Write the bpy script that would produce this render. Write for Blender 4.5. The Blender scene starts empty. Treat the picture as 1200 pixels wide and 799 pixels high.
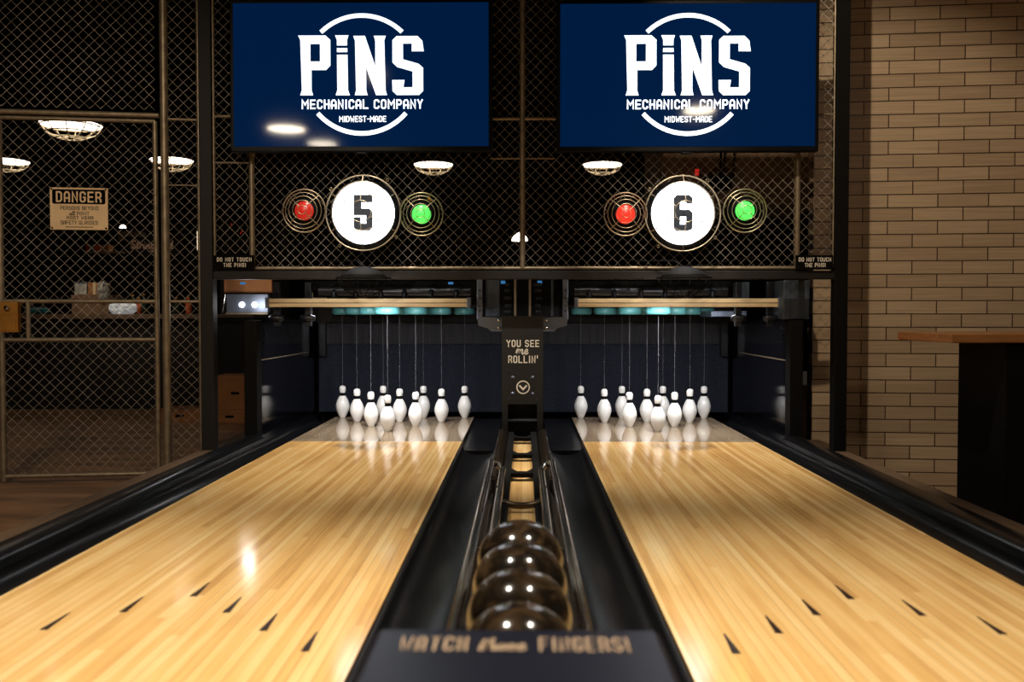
import bpy, bmesh, math, random
from mathutils import Vector, Matrix, geometry
random.seed(7)
PI = math.pi
scn = bpy.context.scene
C = scn.collection
R = math.radians

# ------------------------------------------------------------------ camera
W, H, F = 1200.0, 799.0, 1050.0
CAM = Vector((0.009, 0.0, 0.767))
PITCH, YAW = math.atan(29.5 / F), math.atan(14 / F)
cam = bpy.data.cameras.new('camera'); cam.lens = F / W * 36; cam.sensor_width = 36
cam.clip_start = 0.02; cam.clip_end = 100
co = bpy.data.objects.new('camera', cam); C.objects.link(co)
co.location = CAM; co.rotation_euler = (PI / 2 - PITCH, 0, YAW)
scn.camera = co
cam.dof.use_dof = True; cam.dof.focus_distance = 5.6; cam.dof.aperture_fstop = 2.5
CM = co.rotation_euler.to_matrix()

def at(px, py, Y):
    """the point at depth Y that the photo shows at a pixel (1200x799 frame)"""
    d = CM @ Vector(((px - W / 2) / F, -(py - H / 2) / F, -1))
    return CAM + d * ((Y - CAM.y) / d.y)
def X(px, Y): return at(px, 370, Y).x
def Z(py, Y, px=600): return at(px, py, Y).z

# ------------------------------------------------------------------ materials
def lin(c):
    return tuple((v / 12.92 if v <= .04045 else ((v + .055) / 1.055) ** 2.4) for v in [k / 255 for k in c]) + (1,)
def nt(name):
    m = bpy.data.materials.new(name); m.use_nodes = True
    t = m.node_tree; b = t.nodes['Principled BSDF']
    return m, t, b
def N(t, kind, **kw):
    n = t.nodes.new(kind)
    for k, v in kw.items():
        if k in n.inputs: n.inputs[k].default_value = v
        else: setattr(n, k, v)
    return n
def mat(name, rgb, rough=.5, metal=0, var=.25, scale=12, emit=None, es=1, stretch=(1, 1, 1), bump=0, coat=0, spec=None):
    m, t, b = nt(name)
    b.inputs['Roughness'].default_value = rough; b.inputs['Metallic'].default_value = metal
    if coat: b.inputs['Coat Weight'].default_value = coat; b.inputs['Coat Roughness'].default_value = .05
    if spec is not None: b.inputs['Specular IOR Level'].default_value = spec
    c = lin(rgb)
    tc = N(t, 'ShaderNodeTexCoord'); mp = N(t, 'ShaderNodeMapping'); mp.inputs['Scale'].default_value = stretch
    t.links.new(tc.outputs['Object'], mp.inputs['Vector'])
    no = N(t, 'ShaderNodeTexNoise', Scale=scale, Detail=4.0)
    t.links.new(mp.outputs['Vector'], no.inputs['Vector'])
    cr = N(t, 'ShaderNodeValToRGB')
    cr.color_ramp.elements[0].position = .3; cr.color_ramp.elements[1].position = .7
    cr.color_ramp.elements[0].color = tuple(v * (1 - var) for v in c[:3]) + (1,)
    cr.color_ramp.elements[1].color = tuple(min(1, v * (1 + var)) for v in c[:3]) + (1,)
    t.links.new(no.outputs['Fac'], cr.inputs['Fac']); t.links.new(cr.outputs['Color'], b.inputs['Base Color'])
    if emit:
        b.inputs['Emission Color'].default_value = lin(emit); b.inputs['Emission Strength'].default_value = es
    if bump:
        bp = N(t, 'ShaderNodeBump', Strength=bump, Distance=.01)
        t.links.new(no.outputs['Fac'], bp.inputs['Height']); t.links.new(bp.outputs['Normal'], b.inputs['Normal'])
    return m

def lane_wood(name, dark=1.0, sat=1.0, rough=.16, grey=0.0):
    m, t, b = nt(name)
    tc = N(t, 'ShaderNodeTexCoord'); sx = N(t, 'ShaderNodeSeparateXYZ'); t.links.new(tc.outputs['Object'], sx.inputs[0])
    def ma(op, a, bb=None, c=None):
        n = N(t, 'ShaderNodeMath', operation=op)
        for i, v in enumerate((a, bb, c)):
            if v is None: continue
            if isinstance(v, (int, float)): n.inputs[i].default_value = v
            else: t.links.new(v, n.inputs[i])
        return n.outputs[0]
    u = ma('DIVIDE', sx.outputs['X'], 1.054 / 39); idx = ma('FLOOR', u); fr = ma('FRACT', u)
    wn = N(t, 'ShaderNodeTexWhiteNoise', noise_dimensions='1D'); t.links.new(idx, wn.inputs['W'])
    seg = ma('FLOOR', ma('MULTIPLY_ADD', sx.outputs['Y'], .38, ma('MULTIPLY', wn.outputs['Value'], 7.0)))
    w2 = N(t, 'ShaderNodeTexWhiteNoise', noise_dimensions='2D')
    cb = N(t, 'ShaderNodeCombineXYZ'); t.links.new(idx, cb.inputs[0]); t.links.new(seg, cb.inputs[1]); t.links.new(cb.outputs[0], w2.inputs['Vector'])
    mp = N(t, 'ShaderNodeMapping'); mp.inputs['Scale'].default_value = (60, 1.6, 1); t.links.new(tc.outputs['Object'], mp.inputs[0])
    gr = N(t, 'ShaderNodeTexNoise', Scale=1.0, Detail=6.0, Roughness=.65); t.links.new(mp.outputs[0], gr.inputs['Vector'])
    mp2 = N(t, 'ShaderNodeMapping'); mp2.inputs['Scale'].default_value = (9, 2.2, 1); t.links.new(tc.outputs['Object'], mp2.inputs[0])
    bl = N(t, 'ShaderNodeTexNoise', Scale=1.0, Detail=3.0); t.links.new(mp2.outputs[0], bl.inputs['Vector'])
    f = ma('ADD', ma('MULTIPLY', w2.outputs['Value'], .30), ma('ADD', ma('MULTIPLY', gr.outputs['Fac'], .5), ma('MULTIPLY', bl.outputs['Fac'], .3)))
    cr = N(t, 'ShaderNodeValToRGB'); e = cr.color_ramp.elements
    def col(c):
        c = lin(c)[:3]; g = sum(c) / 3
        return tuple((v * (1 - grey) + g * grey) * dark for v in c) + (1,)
    e[0].position = .2; e[0].color = col((170, 120, 68))
    e[1].position = .92; e[1].color = col((247, 216, 158))
    k = e.new(.52); k.color = col((223, 177, 110))
    t.links.new(f, cr.inputs['Fac'])
    edge = ma('MINIMUM', fr, ma('SUBTRACT', 1.0, fr)); line = ma('SUBTRACT', 1.0, ma('SMOOTH_MIN', 1.0, ma('DIVIDE', edge, .07), .1))
    keep = ma('SUBTRACT', 1.0, ma('MULTIPLY', line, ma('MULTIPLY_ADD', ma('POWER', wn.outputs['Value'], 2.0), .7, .1)))
    mx = N(t, 'ShaderNodeMix', data_type='RGBA', blend_type='MULTIPLY'); mx.inputs['Factor'].default_value = 1
    cg = N(t, 'ShaderNodeCombineColor')
    for i in range(3): t.links.new(keep, cg.inputs[i])
    t.links.new(cr.outputs['Color'], mx.inputs[6]); t.links.new(cg.outputs[0], mx.inputs[7])
    t.links.new(mx.outputs[2], b.inputs['Base Color'])
    b.inputs['Roughness'].default_value = rough
    rr = ma('MULTIPLY_ADD', bl.outputs['Fac'], .08, rough - .04); t.links.new(rr, b.inputs['Roughness'])
    return m

def brick_mat():
    m, t, b = nt('glazed_brick')
    tc = N(t, 'ShaderNodeTexCoord'); sx = N(t, 'ShaderNodeSeparateXYZ'); cb = N(t, 'ShaderNodeCombineXYZ')
    t.links.new(tc.outputs['Object'], sx.inputs[0]); t.links.new(sx.outputs['X'], cb.inputs[0]); t.links.new(sx.outputs['Z'], cb.inputs[1])
    br = N(t, 'ShaderNodeTexBrick', Scale=1.0); br.offset = .5
    br.inputs['Brick Width'].default_value = .309; br.inputs['Row Height'].default_value = .0852
    br.inputs['Mortar Size'].default_value = .0035; br.inputs['Mortar Smooth'].default_value = .1; br.inputs['Bias'].default_value = 0
    br.inputs['Color1'].default_value = lin((196, 170, 140)); br.inputs['Color2'].default_value = lin((174, 148, 120)); br.inputs['Mortar'].default_value = lin((66, 44, 30))
    t.links.new(cb.outputs[0], br.inputs['Vector'])
    mp = N(t, 'ShaderNodeMapping'); mp.inputs['Scale'].default_value = (2, 8, 60); t.links.new(tc.outputs['Object'], mp.inputs[0])
    no = N(t, 'ShaderNodeTexNoise', Scale=1.2, Detail=5.0); t.links.new(mp.outputs[0], no.inputs['Vector'])
    mx = N(t, 'ShaderNodeMix', data_type='RGBA', blend_type='OVERLAY'); mx.inputs['Factor'].default_value = .35
    t.links.new(br.outputs['Color'], mx.inputs[6]); t.links.new(no.outputs['Fac'], mx.inputs[7]); t.links.new(mx.outputs[2], b.inputs['Base Color'])
    n2 = N(t, 'ShaderNodeTexNoise', Scale=7.0, Detail=3.0); t.links.new(tc.outputs['Object'], n2.inputs['Vector'])
    sub = N(t, 'ShaderNodeMath', operation='MULTIPLY_ADD'); sub.inputs[1].default_value = .35
    inv = N(t, 'ShaderNodeMath', operation='SUBTRACT'); inv.inputs[0].default_value = 1; t.links.new(br.outputs['Fac'], inv.inputs[1])
    t.links.new(n2.outputs['Fac'], sub.inputs[0]); t.links.new(inv.outputs[0], sub.inputs[2])
    bp = N(t, 'ShaderNodeBump', Strength=.5, Distance=.006); t.links.new(sub.outputs[0], bp.inputs['Height']); t.links.new(bp.outputs['Normal'], b.inputs['Normal'])
    b.inputs['Roughness'].default_value = .32
    return m

def weave_mat(name, c1, c2, sc):
    m, t, b = nt(name)
    tc = N(t, 'ShaderNodeTexCoord')
    out = []
    for ax in ('X', 'Z'):
        w = N(t, 'ShaderNodeTexWave', wave_type='BANDS', bands_direction=ax, Scale=sc, Distortion=2.5, Detail=2.0)
        w.inputs['Detail Scale'].default_value = 3
        t.links.new(tc.outputs['Object'], w.inputs['Vector']); out.append(w.outputs['Fac'])
    ml = N(t, 'ShaderNodeMath', operation='MULTIPLY'); t.links.new(out[0], ml.inputs[0]); t.links.new(out[1], ml.inputs[1])
    no = N(t, 'ShaderNodeTexNoise', Scale=70.0, Detail=3.0); t.links.new(tc.outputs['Object'], no.inputs['Vector'])
    ad = N(t, 'ShaderNodeMath', operation='MULTIPLY_ADD'); ad.inputs[1].default_value = .6
    t.links.new(ml.outputs[0], ad.inputs[0]); 
    hf = N(t, 'ShaderNodeMath', operation='MULTIPLY'); hf.inputs[1].default_value = .6; t.links.new(no.outputs['Fac'], hf.inputs[0]); t.links.new(hf.outputs[0], ad.inputs[2])
    cr = N(t, 'ShaderNodeValToRGB'); cr.color_ramp.elements[0].position = .2; cr.color_ramp.elements[1].position = .8
    cr.color_ramp.elements[0].color = lin(c1); cr.color_ramp.elements[1].color = lin(c2)
    t.links.new(ad.outputs[0], cr.inputs['Fac']); t.links.new(cr.outputs['Color'], b.inputs['Base Color'])
    bp = N(t, 'ShaderNodeBump', Strength=.6, Distance=.01); t.links.new(ad.outputs[0], bp.inputs['Height']); t.links.new(bp.outputs['Normal'], b.inputs['Normal'])
    b.inputs['Roughness'].default_value = .85
    return m

def ball_mat():
    m, t, b = nt('marbled_resin')
    tc = N(t, 'ShaderNodeTexCoord'); no = N(t, 'ShaderNodeTexNoise', Scale=14.0, Detail=6.0, Distortion=1.5)
    t.links.new(tc.outputs['Object'], no.inputs['Vector'])
    cr = N(t, 'ShaderNodeValToRGB'); cr.color_ramp.elements[0].position = .45; cr.color_ramp.elements[1].position = .75
    cr.color_ramp.elements[0].color = lin((22, 17, 12)); cr.color_ramp.elements[1].color = lin((66, 50, 32))
    t.links.new(no.outputs['Fac'], cr.inputs['Fac']); t.links.new(cr.outputs['Color'], b.inputs['Base Color'])
    b.inputs['Roughness'].default_value = .12; b.inputs['Coat Weight'].default_value = .6; b.inputs['Coat Roughness'].default_value = .06
    return m

M = dict(
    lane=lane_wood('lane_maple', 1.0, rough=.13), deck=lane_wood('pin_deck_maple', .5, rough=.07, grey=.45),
    bed=lane_wood('track_bed_maple', 1.05, rough=.4),
    arrow=mat('dark_inlay', (44, 30, 24), .3, var=.15),
    gutter=mat('black_gutter', (13, 13, 15), .28, spec=.3, var=.3, scale=5, stretch=(6, 1, 6)),
    cap=mat('black_capping', (12, 12, 14), .26, spec=.3, var=.3, scale=5, stretch=(6, 1, 6)),
    curb=mat('brown_curb', (92, 70, 50), .6, scale=9, stretch=(6, 1, 1)),
    kick=mat('gloss_black_panel', (10, 10, 14), .09, var=.1),
    black=mat('matt_black_steel', (9, 8, 8), .7, spec=.15),
    frame=mat('dark_bronze_steel', (25, 21, 17), .6, metal=.3, var=.2),
    pipe=mat('galvanised_pipe', (146, 130, 108), .45, metal=.6, scale=20),
    wire=mat('galvanised_wire', (178, 168, 154), .5, metal=.3, var=.35, scale=9),
    white=mat('pin_white', (240, 240, 240), .18, var=.02, coat=.3),
    band=mat('black_band', (8, 8, 8), .8, spec=.1),
    cord=mat('grey_cord', (112, 114, 120), .7),
    curtain=weave_mat('blue_black_weave', (8, 11, 20), (29, 38, 60), 20),
    header=mat('charcoal_fabric', (36, 36, 42), .8, var=.4, scale=4, stretch=(14, 1, 1)),
    sweep=mat('tan_wood_bar', (214, 190, 150), .45, var=.12, scale=4, stretch=(1, 6, 10)),
    teal=mat('teal_plastic', (84, 152, 158), .3, var=.1),
    steel=mat('blued_sheet_steel', (112, 120, 136), .38, metal=.7, var=.15, scale=6),
    dsteel=mat('dark_machine_steel', (46, 48, 54), .35, metal=.7, var=.3),
    chrome=mat('polished_steel', (205, 200, 192), .12, metal=1, var=.08),
    bronze=mat('bronzed_steel', (64, 52, 38), .25, metal=.7, var=.15),
    tower=mat('tower_black', (21, 19, 17), .5, var=.2),
    letter=mat('cream_lettering', (246, 238, 224), .6, var=.04),
    dimletter=mat('dim_cream_lettering', (170, 142, 112), .6, var=.05),  # darker cream, used for the hood lettering
    cream=mat('cream_sign_face', (236, 202, 156), .55, var=.06),
    ink=mat('black_ink', (11, 9, 8), .9, var=.1, spec=.1),
    hood=mat('blue_black_hood', (11, 13, 26), .35, spec=.35, var=.2, scale=6),
    brass=mat('brass_box', (176, 122, 48), .4, metal=.6, var=.2),
    tvframe=mat('tv_bezel', (8, 8, 9), .4, spec=.15),
    screen=mat('blue_screen', (2, 5, 14), .05, emit=(0, 27, 62), es=1.0, var=.1, spec=.22),
    logo=mat('white_screen_ink', (235, 240, 250), .3, emit=(235, 242, 255), es=1.6, var=0),
    disc=mat('lit_white_face', (240, 244, 250), .4, emit=(238, 244, 255), es=4.5, var=0),
    numeral=mat('dark_numeral', (22, 28, 38), .5, emit=(30, 36, 46), es=.5, var=.05),
    red=mat('red_lens', (150, 24, 16), .3, emit=(210, 40, 30), es=.6, var=.2),
    redbright=mat('red_lens_bright', (200, 30, 20), .3, emit=(250, 52, 36), es=1.1, var=.2),
    green=mat('green_lens', (60, 200, 70), .3, emit=(84, 240, 92), es=1.25, var=.1),
    guard=mat('guard_wire', (176, 160, 132), .35, metal=.8, var=.15),
    lamp=mat('lamp_diffuser', (255, 240, 220), .5, emit=(255, 240, 220), es=5, var=0),
    carton=mat('cardboard', (150, 98, 56), .8, var=.15, scale=6),
    table=mat('oak_tabletop', (152, 102, 58), .4, var=.25, scale=5, stretch=(1, 8, 8)),
    floor=mat('worn_brown_floor', (146, 108, 78), .6, var=.45, scale=2.2, stretch=(1, 4, 1), bump=.1),
    room=mat('dark_room_paint', (16, 12, 10), .9, var=.2, scale=2),
    soffit=mat('taupe_plaster', (120, 96, 74), .9, var=.12, scale=3),
    glow=mat('display_blue', (20, 60, 100), .4, emit=(60, 130, 190), es=.6, var=.4, scale=60),
    led=mat('white_led', (255, 255, 255), .4, emit=(240, 246, 255), es=14, var=0),
    shade=mat('enamel_shade', (60, 50, 42), .4),
    bottle=mat('bottle_glass', (30, 46, 36), .15, var=.2),
    redbox=mat('red_box', (170, 40, 34), .6), orange=mat('orange_box', (190, 84, 30), .6), teals=mat('teal_box', (30, 120, 130), .6), yellow=mat('yellow_tag', (214, 160, 40), .6),
    foil=mat('crumpled_film', (200, 198, 190), .25, metal=.4, var=.4, scale=30, bump=1),
    signgold=mat('dim_gold_letter', (150, 116, 84), .6, emit=(74, 54, 40), es=.7),
    window=mat('lit_pane', (240, 220, 180), .5, emit=(250, 226, 190), es=1.2, var=.1),
    panelr=mat('grey_blue_panel', (74, 84, 100), .4, metal=.3, var=.3, scale=5, stretch=(5, 1, 1)),
    brick=brick_mat(), ball=ball_mat(),
)

# ------------------------------------------------------------------ mesh builder
class MB:
    def __init__(s): s.v = []; s.f = []; s.sm = []
    def add(s, vs, fs, smooth=False):
        o = len(s.v); s.v += [Vector(p) for p in vs]
        for f in fs: s.f.append([i + o for i in f]); s.sm.append(smooth)
        return s
    def hexa(s, p):   # 8 corners: bottom loop 0-3, top loop 4-7
        return s.add(p, [(3, 2, 1, 0), (4, 5, 6, 7), (0, 1, 5, 4), (1, 2, 6, 5), (2, 3, 7, 6), (3, 0, 4, 7)])
    def box(s, x0, x1, y0, y1, z0, z1, bev=0):
        if bev <= 0:
            return s.hexa([(x0, y0, z0), (x1, y0, z0), (x1, y1, z0), (x0, y1, z0), (x0, y0, z1), (x1, y0, z1), (x1, y1, z1), (x0, y1, z1)])
        bm = bmesh.new(); bmesh.ops.create_cube(bm, size=1)
        for v in bm.verts: v.co = Vector(((x0 + x1) / 2 + v.co.x * (x1 - x0), (y0 + y1) / 2 + v.co.y * (y1 - y0), (z0 + z1) / 2 + v.co.z * (z1 - z0)))
        bmesh.ops.bevel(bm, geom=bm.edges[:], offset=bev, segments=2, profile=.5, affect='EDGES')
        bm.verts.index_update()
        s.add([v.co.copy() for v in bm.verts], [[v.index for v in f.verts] for f in bm.faces]); bm.free()
        return s
    def tube(s, pts, r, n=8, closed=False, cap=True, smooth=True):
        pts = [Vector(p) for p in pts]; k = len(pts); rings = []
        for i, p in enumerate(pts):
            a = pts[(i - 1) % k] if (closed or i > 0) else p; b = pts[(i + 1) % k] if (closed or i < k - 1) else p
            d = (b - a).normalized()
            u = d.cross(Vector((0, 0, 1)))
            if u.length < .05: u = d.cross(Vector((0, 1, 0)))
            u.normalize(); w = u.cross(d)
            rr = r[i] if isinstance(r, (list, tuple)) else r
            rings.append([p + (u * math.cos(2 * PI * j / n) + w * math.sin(2 * PI * j / n)) * rr for j in range(n)])
        vs = [q for g in rings for q in g]; fs = []
        for i in range(k if closed else k - 1):
            a, b = i * n, ((i + 1) % k) * n
            for j in range(n): fs.append((a + j, a + (j + 1) % n, b + (j + 1) % n, b + j))
        s.add(vs, fs, smooth)
        if cap and not closed:
            s.add(rings[0], [tuple(range(n))[::-1]]); s.add(rings[-1], [tuple(range(n))])
        return s
    def lathe(s, c, prof, n=24, axis='z', smooth=True):
        c = Vector(c); vs = []; fs = []
        for r, h in prof:
            for j in range(n):
                a = 2 * PI * j / n; p = (r * math.cos(a), r * math.sin(a), h)
                if axis == 'y': p = (p[0], h, p[1])
                if axis == 'x': p = (h, p[0], p[1])
                vs.append(c + Vector(p))
        for i in range(len(prof) - 1):
            for j in range(n): fs.append((i * n + j, i * n + (j + 1) % n, (i + 1) * n + (j + 1) % n, (i + 1) * n + j))
        if prof[0][0] > 1e-6: fs.append(tuple(range(n))[::-1])
        if prof[-1][0] > 1e-6: fs.append(tuple(range((len(prof) - 1) * n, len(prof) * n)))
        return s.add(vs, fs, smooth)
    def profile(s, sec, y0, y1, smooth=True, closed=False):   # section (x,z) swept along Y
        k = len(sec); vs = [(x, y0, z) for x, z in sec] + [(x, y1, z) for x, z in sec]
        fs = [(i, (i + 1) % k, k + (i + 1) % k, k + i) for i in range(k if closed else k - 1)]
        s.add(vs, fs, smooth)
        if closed: s.add(vs, [tuple(range(k))[::-1], tuple(range(k, 2 * k))])
        return s
    def poly(s, loops, fn, th=0.0):   # flat polygon(s with holes) placed by fn(u,v,depth)
        ls = [[Vector((u, v, 0)) for u, v in l] for l in loops]
        flat = [p for l in ls for p in l]
        tr = geometry.tessellate_polygon(ls)
        s.add([fn(p.x, p.y, th) for p in flat], tr)
        if th:
            o = 0
            for l in ls:
                k = len(l)
                s.add([fn(p.x, p.y, 0) for p in l] + [fn(p.x, p.y, th) for p in l], [(i, (i + 1) % k, k + (i + 1) % k, k + i) for i in range(k)])
        return s
    def stroke(s, pts, w, fn, th=0.0, closed=False):
        P = [Vector(p) for p in pts]; k = len(P); Lf = []; Rt = []
        for i, p in enumerate(P):
            a = P[(i - 1) % k] if (closed or i > 0) else None; b = P[(i + 1) % k] if (closed or i < k - 1) else None
            d1 = (p - a).normalized() if a is not None else None; d2 = (b - p).normalized() if b is not None else None
            if d1 is None: d1 = d2
            if d2 is None: d2 = d1
            t = (d1 + d2)
            t = t.normalized() if t.length > 1e-4 else d1
            nrm = Vector((-t.y, t.x)); c = max(.45, nrm.dot(Vector((-d1.y, d1.x))))
            Lf.append(p + nrm * (w / 2 / c)); Rt.append(p - nrm * (w / 2 / c))
        vs = []
        for q in Lf + Rt: vs.append(fn(q.x, q.y, th))
        fs = [(i, (i + 1) % k, k + (i + 1) % k, k + i) for i in range(k if closed else k - 1)]
        return s.add(vs, fs)
    def build(s, name, m, parent=None, loc=None, smooth=None):
        org = Vector(loc) if loc is not None else (root_of(parent).location.copy() if parent else Vector((0, 0, 0)))
        me = bpy.data.meshes.new(name); me.from_pydata([tuple(p - org) for p in s.v], [], s.f)
        me.validate(); me.materials.append(m)
        if len(me.polygons) == len(s.sm):
            me.polygons.foreach_set('use_smooth', s.sm)
        bm = bmesh.new(); bm.from_mesh(me); bmesh.ops.recalc_face_normals(bm, faces=bm.faces); bm.to_mesh(me); bm.free()
        o = bpy.data.objects.new(name, me); C.objects.link(o)
        if parent: o.parent = parent
        else: o.location = org
        return o
def root_of(o):
    while o.parent: o = o.parent
    return o
def tag(o, label, cat, group=None):
    o['label'] = label; o['category'] = cat
    if group: o['group'] = group
    return o
def thing(name, label, cat, loc, group=None):
    o = bpy.data.objects.new(name, None); C.objects.link(o); o.location = loc; o.empty_display_size = .1
    return tag(o, label, cat, group)
def struct(o): o['kind'] = 'structure'; return o
def copy_tree(o, parent=None):
    c = o.copy(); C.objects.link(c)
    if parent: c.parent = parent
    for ch in list(o.children): copy_tree(ch, c)
    return c

# ------------------------------------------------------------------ lettering
_c = [(1, .7), (1, .86), (.75, 1), (.25, 1), (0, .86), (0, .14), (.25, 0), (.75, 0), (1, .14), (1, .3)]
_o = [(.25, 1), (.75, 1), (1, .86), (1, .14), (.75, 0), (.25, 0), (0, .14), (0, .86)]
G = {
 'A': [[(0, 0), (0, .8), (.28, 1), (.72, 1), (1, .8), (1, 0)], [(0, .36), (1, .36)]],
 'B': [[(0, 0), (0, 1), (.75, 1), (1, .87), (1, .63), (.8, .5), (0, .5)], [(.8, .5), (1, .37), (1, .13), (.75, 0), (0, 0)]],
 'C': [_c], 'D': [[(0, 0), (0, 1), (.7, 1), (1, .84), (1, .16), (.7, 0), (0, 0)]],
 'E': [[(1, 1), (0, 1), (0, 0), (1, 0)], [(0, .5), (.85, .5)]], 'F': [[(1, 1), (0, 1), (0, 0)], [(0, .5), (.85, .5)]],
 'G': [_c[:-1] + [(1, .45), (.55, .45)]], 'H': [[(0, 0), (0, 1)], [(1, 0), (1, 1)], [(0, .5), (1, .5)]],
 'I': [[(.5, 0), (.5, 1)]], 'L': [[(0, 1), (0, 0), (1, 0)]], 'M': [[(0, 0), (0, 1), (.5, .45), (1, 1), (1, 0)]],
 'N': [[(0, 0), (0, 1), (1, 0), (1, 1)]], 'O': [_o + [_o[0]]],
 'P': [[(0, 0), (0, 1), (.75, 1), (1, .86), (1, .58), (.75, .44), (0, .44)]],
 'R': [[(0, 0), (0, 1), (.75, 1), (1, .86), (1, .6), (.75, .46), (0, .46)], [(.6, .46), (1, .2), (1, 0)]],
 'S': [[(1, .74), (1, .86), (.75, 1), (.25, 1), (0, .86), (0, .66), (.2, .54), (.8, .46), (1, .34), (1, .14), (.75, 0), (.25, 0), (0, .14), (0, .26)]],
 'T': [[(0, 1), (1, 1)], [(.5, 1), (.5, 0)]], 'U': [[(0, 1), (0, .14), (.25, 0), (.75, 0), (1, .14), (1, 1)]],
 'V': [[(0, 1), (.5, 0), (1, 1)]], 'W': [[(0, 1), (.18, 0), (.5, .6), (.82, 0), (1, 1)]],
 'Y': [[(0, 1), (.5, .48), (1, 1)], [(.5, .48), (.5, 0)]],
 '!': [[(.5, 1), (.5, .32)], [(.5, .12), (.5, -.04)]], "'": [[(.5, 1.05), (.5, .72)]], '-': [[(.1, .5), (.9, .5)]],
}
NARROW = {'I': .42, '!': .4, "'": .35, ' ': .5, '-': .7}
def text(mb, s, x0, x1, y0, y1, fn, wt=.2, th=.0, gap=.28, inv=False):
    adv = [NARROW.get(ch, 1.25 if ch in 'MW' else 1.0) for ch in s]
    tot = sum(adv) + gap * (len(s) - 1); k = (x1 - x0) / tot; h = y1 - y0; w = min(h * wt, k * .27); x = x0
    for ch, a in zip(s, adv):
        gw = a * k
        if ch != ' ':
            for pl in G[ch]:
                q = []
                for u, v in pl:
                    if ch in "I!'": X_ = x + gw / 2
                    else: X_ = x + w / 2 + u * max(gw - w, .01)
                    q.append((X_, y0 + w / 2 + v * (h - w)))
                mb_caps(mb, q, w, fn, th, ch not in 'SCG')
        x += gw + gap * k
    return mb
def mb_caps(mb, q, w, fn, th, ext=True):
    q = [Vector(p) for p in q]
    closed = (q[0] - q[-1]).length < 1e-6
    if not closed:   # square caps
        if ext: q[0] = q[0] + (q[0] - q[1]).normalized() * w / 2; q[-1] = q[-1] + (q[-1] - q[-2]).normalized() * w / 2
        mb.stroke(q, w, fn, th)
    else: mb.stroke(q[:-1], w, fn, th, closed=True)
def smooth_line(p, n=6):
    P = [Vector(q) for q in p]; P = [P[0] * 2 - P[1]] + P + [P[-1] * 2 - P[-2]]; out = []
    for i in range(1, len(P) - 2):
        for k in range(n):
            t = k / n; a, b, c, d = P[i - 1:i + 3]
            out.append(.5 * ((2 * b) + (c - a) * t + (2 * a - 5 * b + 4 * c - d) * t * t + (3 * b - a - 3 * c + d) * t ** 3))
    return out + [P[-2]]
SC = {   # cursive glyphs: (advance, paths)
 'm': (1.0, [[(0, .1), (.12, .48), (.2, .5), (.18, 0)], [(.18, 0), (.3, .42), (.42, .5), (.5, .4), (.46, 0)], [(.46, 0), (.6, .42), (.74, .5), (.8, .4), (.78, .08), (.86, 0), (1, .14)]]),
 'e': (.55, [[(0, .14), (.2, .2), (.42, .34), (.36, .5), (.18, .46), (.08, .22), (.2, 0), (.4, .04), (.55, .16)]]),
 'a': (.62, [[(.4, .42), (.26, .5), (.08, .34), (.08, .08), (.24, 0), (.4, .2), (.46, .5)], [(.46, .5), (.42, .1), (.5, 0), (.62, .14)]]),
 'l': (.4, [[(0, .14), (.2, .6), (.26, .95), (.16, 1), (.1, .6), (.12, .1), (.22, 0), (.4, .14)]]),
 't': (.4, [[(.22, .95), (.12, .1), (.22, 0), (.4, .14)], [(0, .6), (.36, .64)]]),
 'h': (.62, [[(0, .14), (.2, .6), (.26, .95), (.18, 1), (.12, .6), (.08, 0)], [(.08, 0), (.2, .4), (.36, .5), (.42, .38), (.4, .08), (.48, 0), (.62, .14)]]),
 'o': (.52, [[(.3, .5), (.12, .42), (.08, .14), (.22, 0), (.38, .14), (.38, .4), (.28, .5), (.52, .42)]]),
 's': (.45, [[(0, .14), (.22, .5), (.34, .24), (.3, .04), (.16, 0), (.06, .08)], [(.3, .04), (.45, .14)]]),
 'S': (.62, [[(.55, .85), (.4, 1), (.14, .9), (.14, .66), (.44, .42), (.48, .14), (.26, 0), (.02, .16)]]),
 'r': (.42, [[(.06, 0), (.14, .5)], [(.1, .3), (.22, .48), (.42, .46)]]),
 'i': (.3, [[(.12, .5), (.1, .08), (.18, 0), (.3, .12)], [(.16, .72), (.18, .8)]]),
 'n': (.6, [[(.06, 0), (.14, .5)], [(.1, .28), (.26, .48), (.4, .42), (.4, .06), (.5, 0), (.6, .12)]]),
 'g': (.56, [[(.4, .42), (.24, .5), (.08, .34), (.1, .08), (.26, .02), (.4, .24), (.44, .5)], [(.44, .5), (.4, -.22), (.22, -.4), (.04, -.24)]]),
 'd': (.58, [[(.38, .42), (.22, .5), (.08, .34), (.08, .1), (.22, 0), (.4, .2)], [(.5, 1), (.42, .1), (.5, 0), (.58, .1)]]),
}
def cursive(mb, s, x0, x1, y0, h, fn, wt=.1, th=0.0):
    tot = sum(SC[c][0] for c in s); k = (x1 - x0) / tot; x = x0
    for c in s:
        a, ps = SC[c]
        for p in ps: mb.stroke(smooth_line([(x + (u + .18 * v * (h / k) * .6) * k, y0 + v * h) for u, v in p]), h * wt, fn, th)
        x += a * k
    return mb
def face_fn(origin, ang=0):   # a vertical plane facing the camera side (-Y), turned by ang about Z
    o = Vector(origin); ux = Vector((math.cos(ang), math.sin(ang), 0)); nx = Vector((math.sin(ang), -math.cos(ang), 0))
    return lambda u, v, d=0: o + ux * u + Vector((0, 0, v)) + nx * d
def circle(r, n=32, cx=0, cy=0): return [(cx + r * math.cos(2 * PI * i / n), cy + r * math.sin(2 * PI * i / n)) for i in range(n)]
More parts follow.
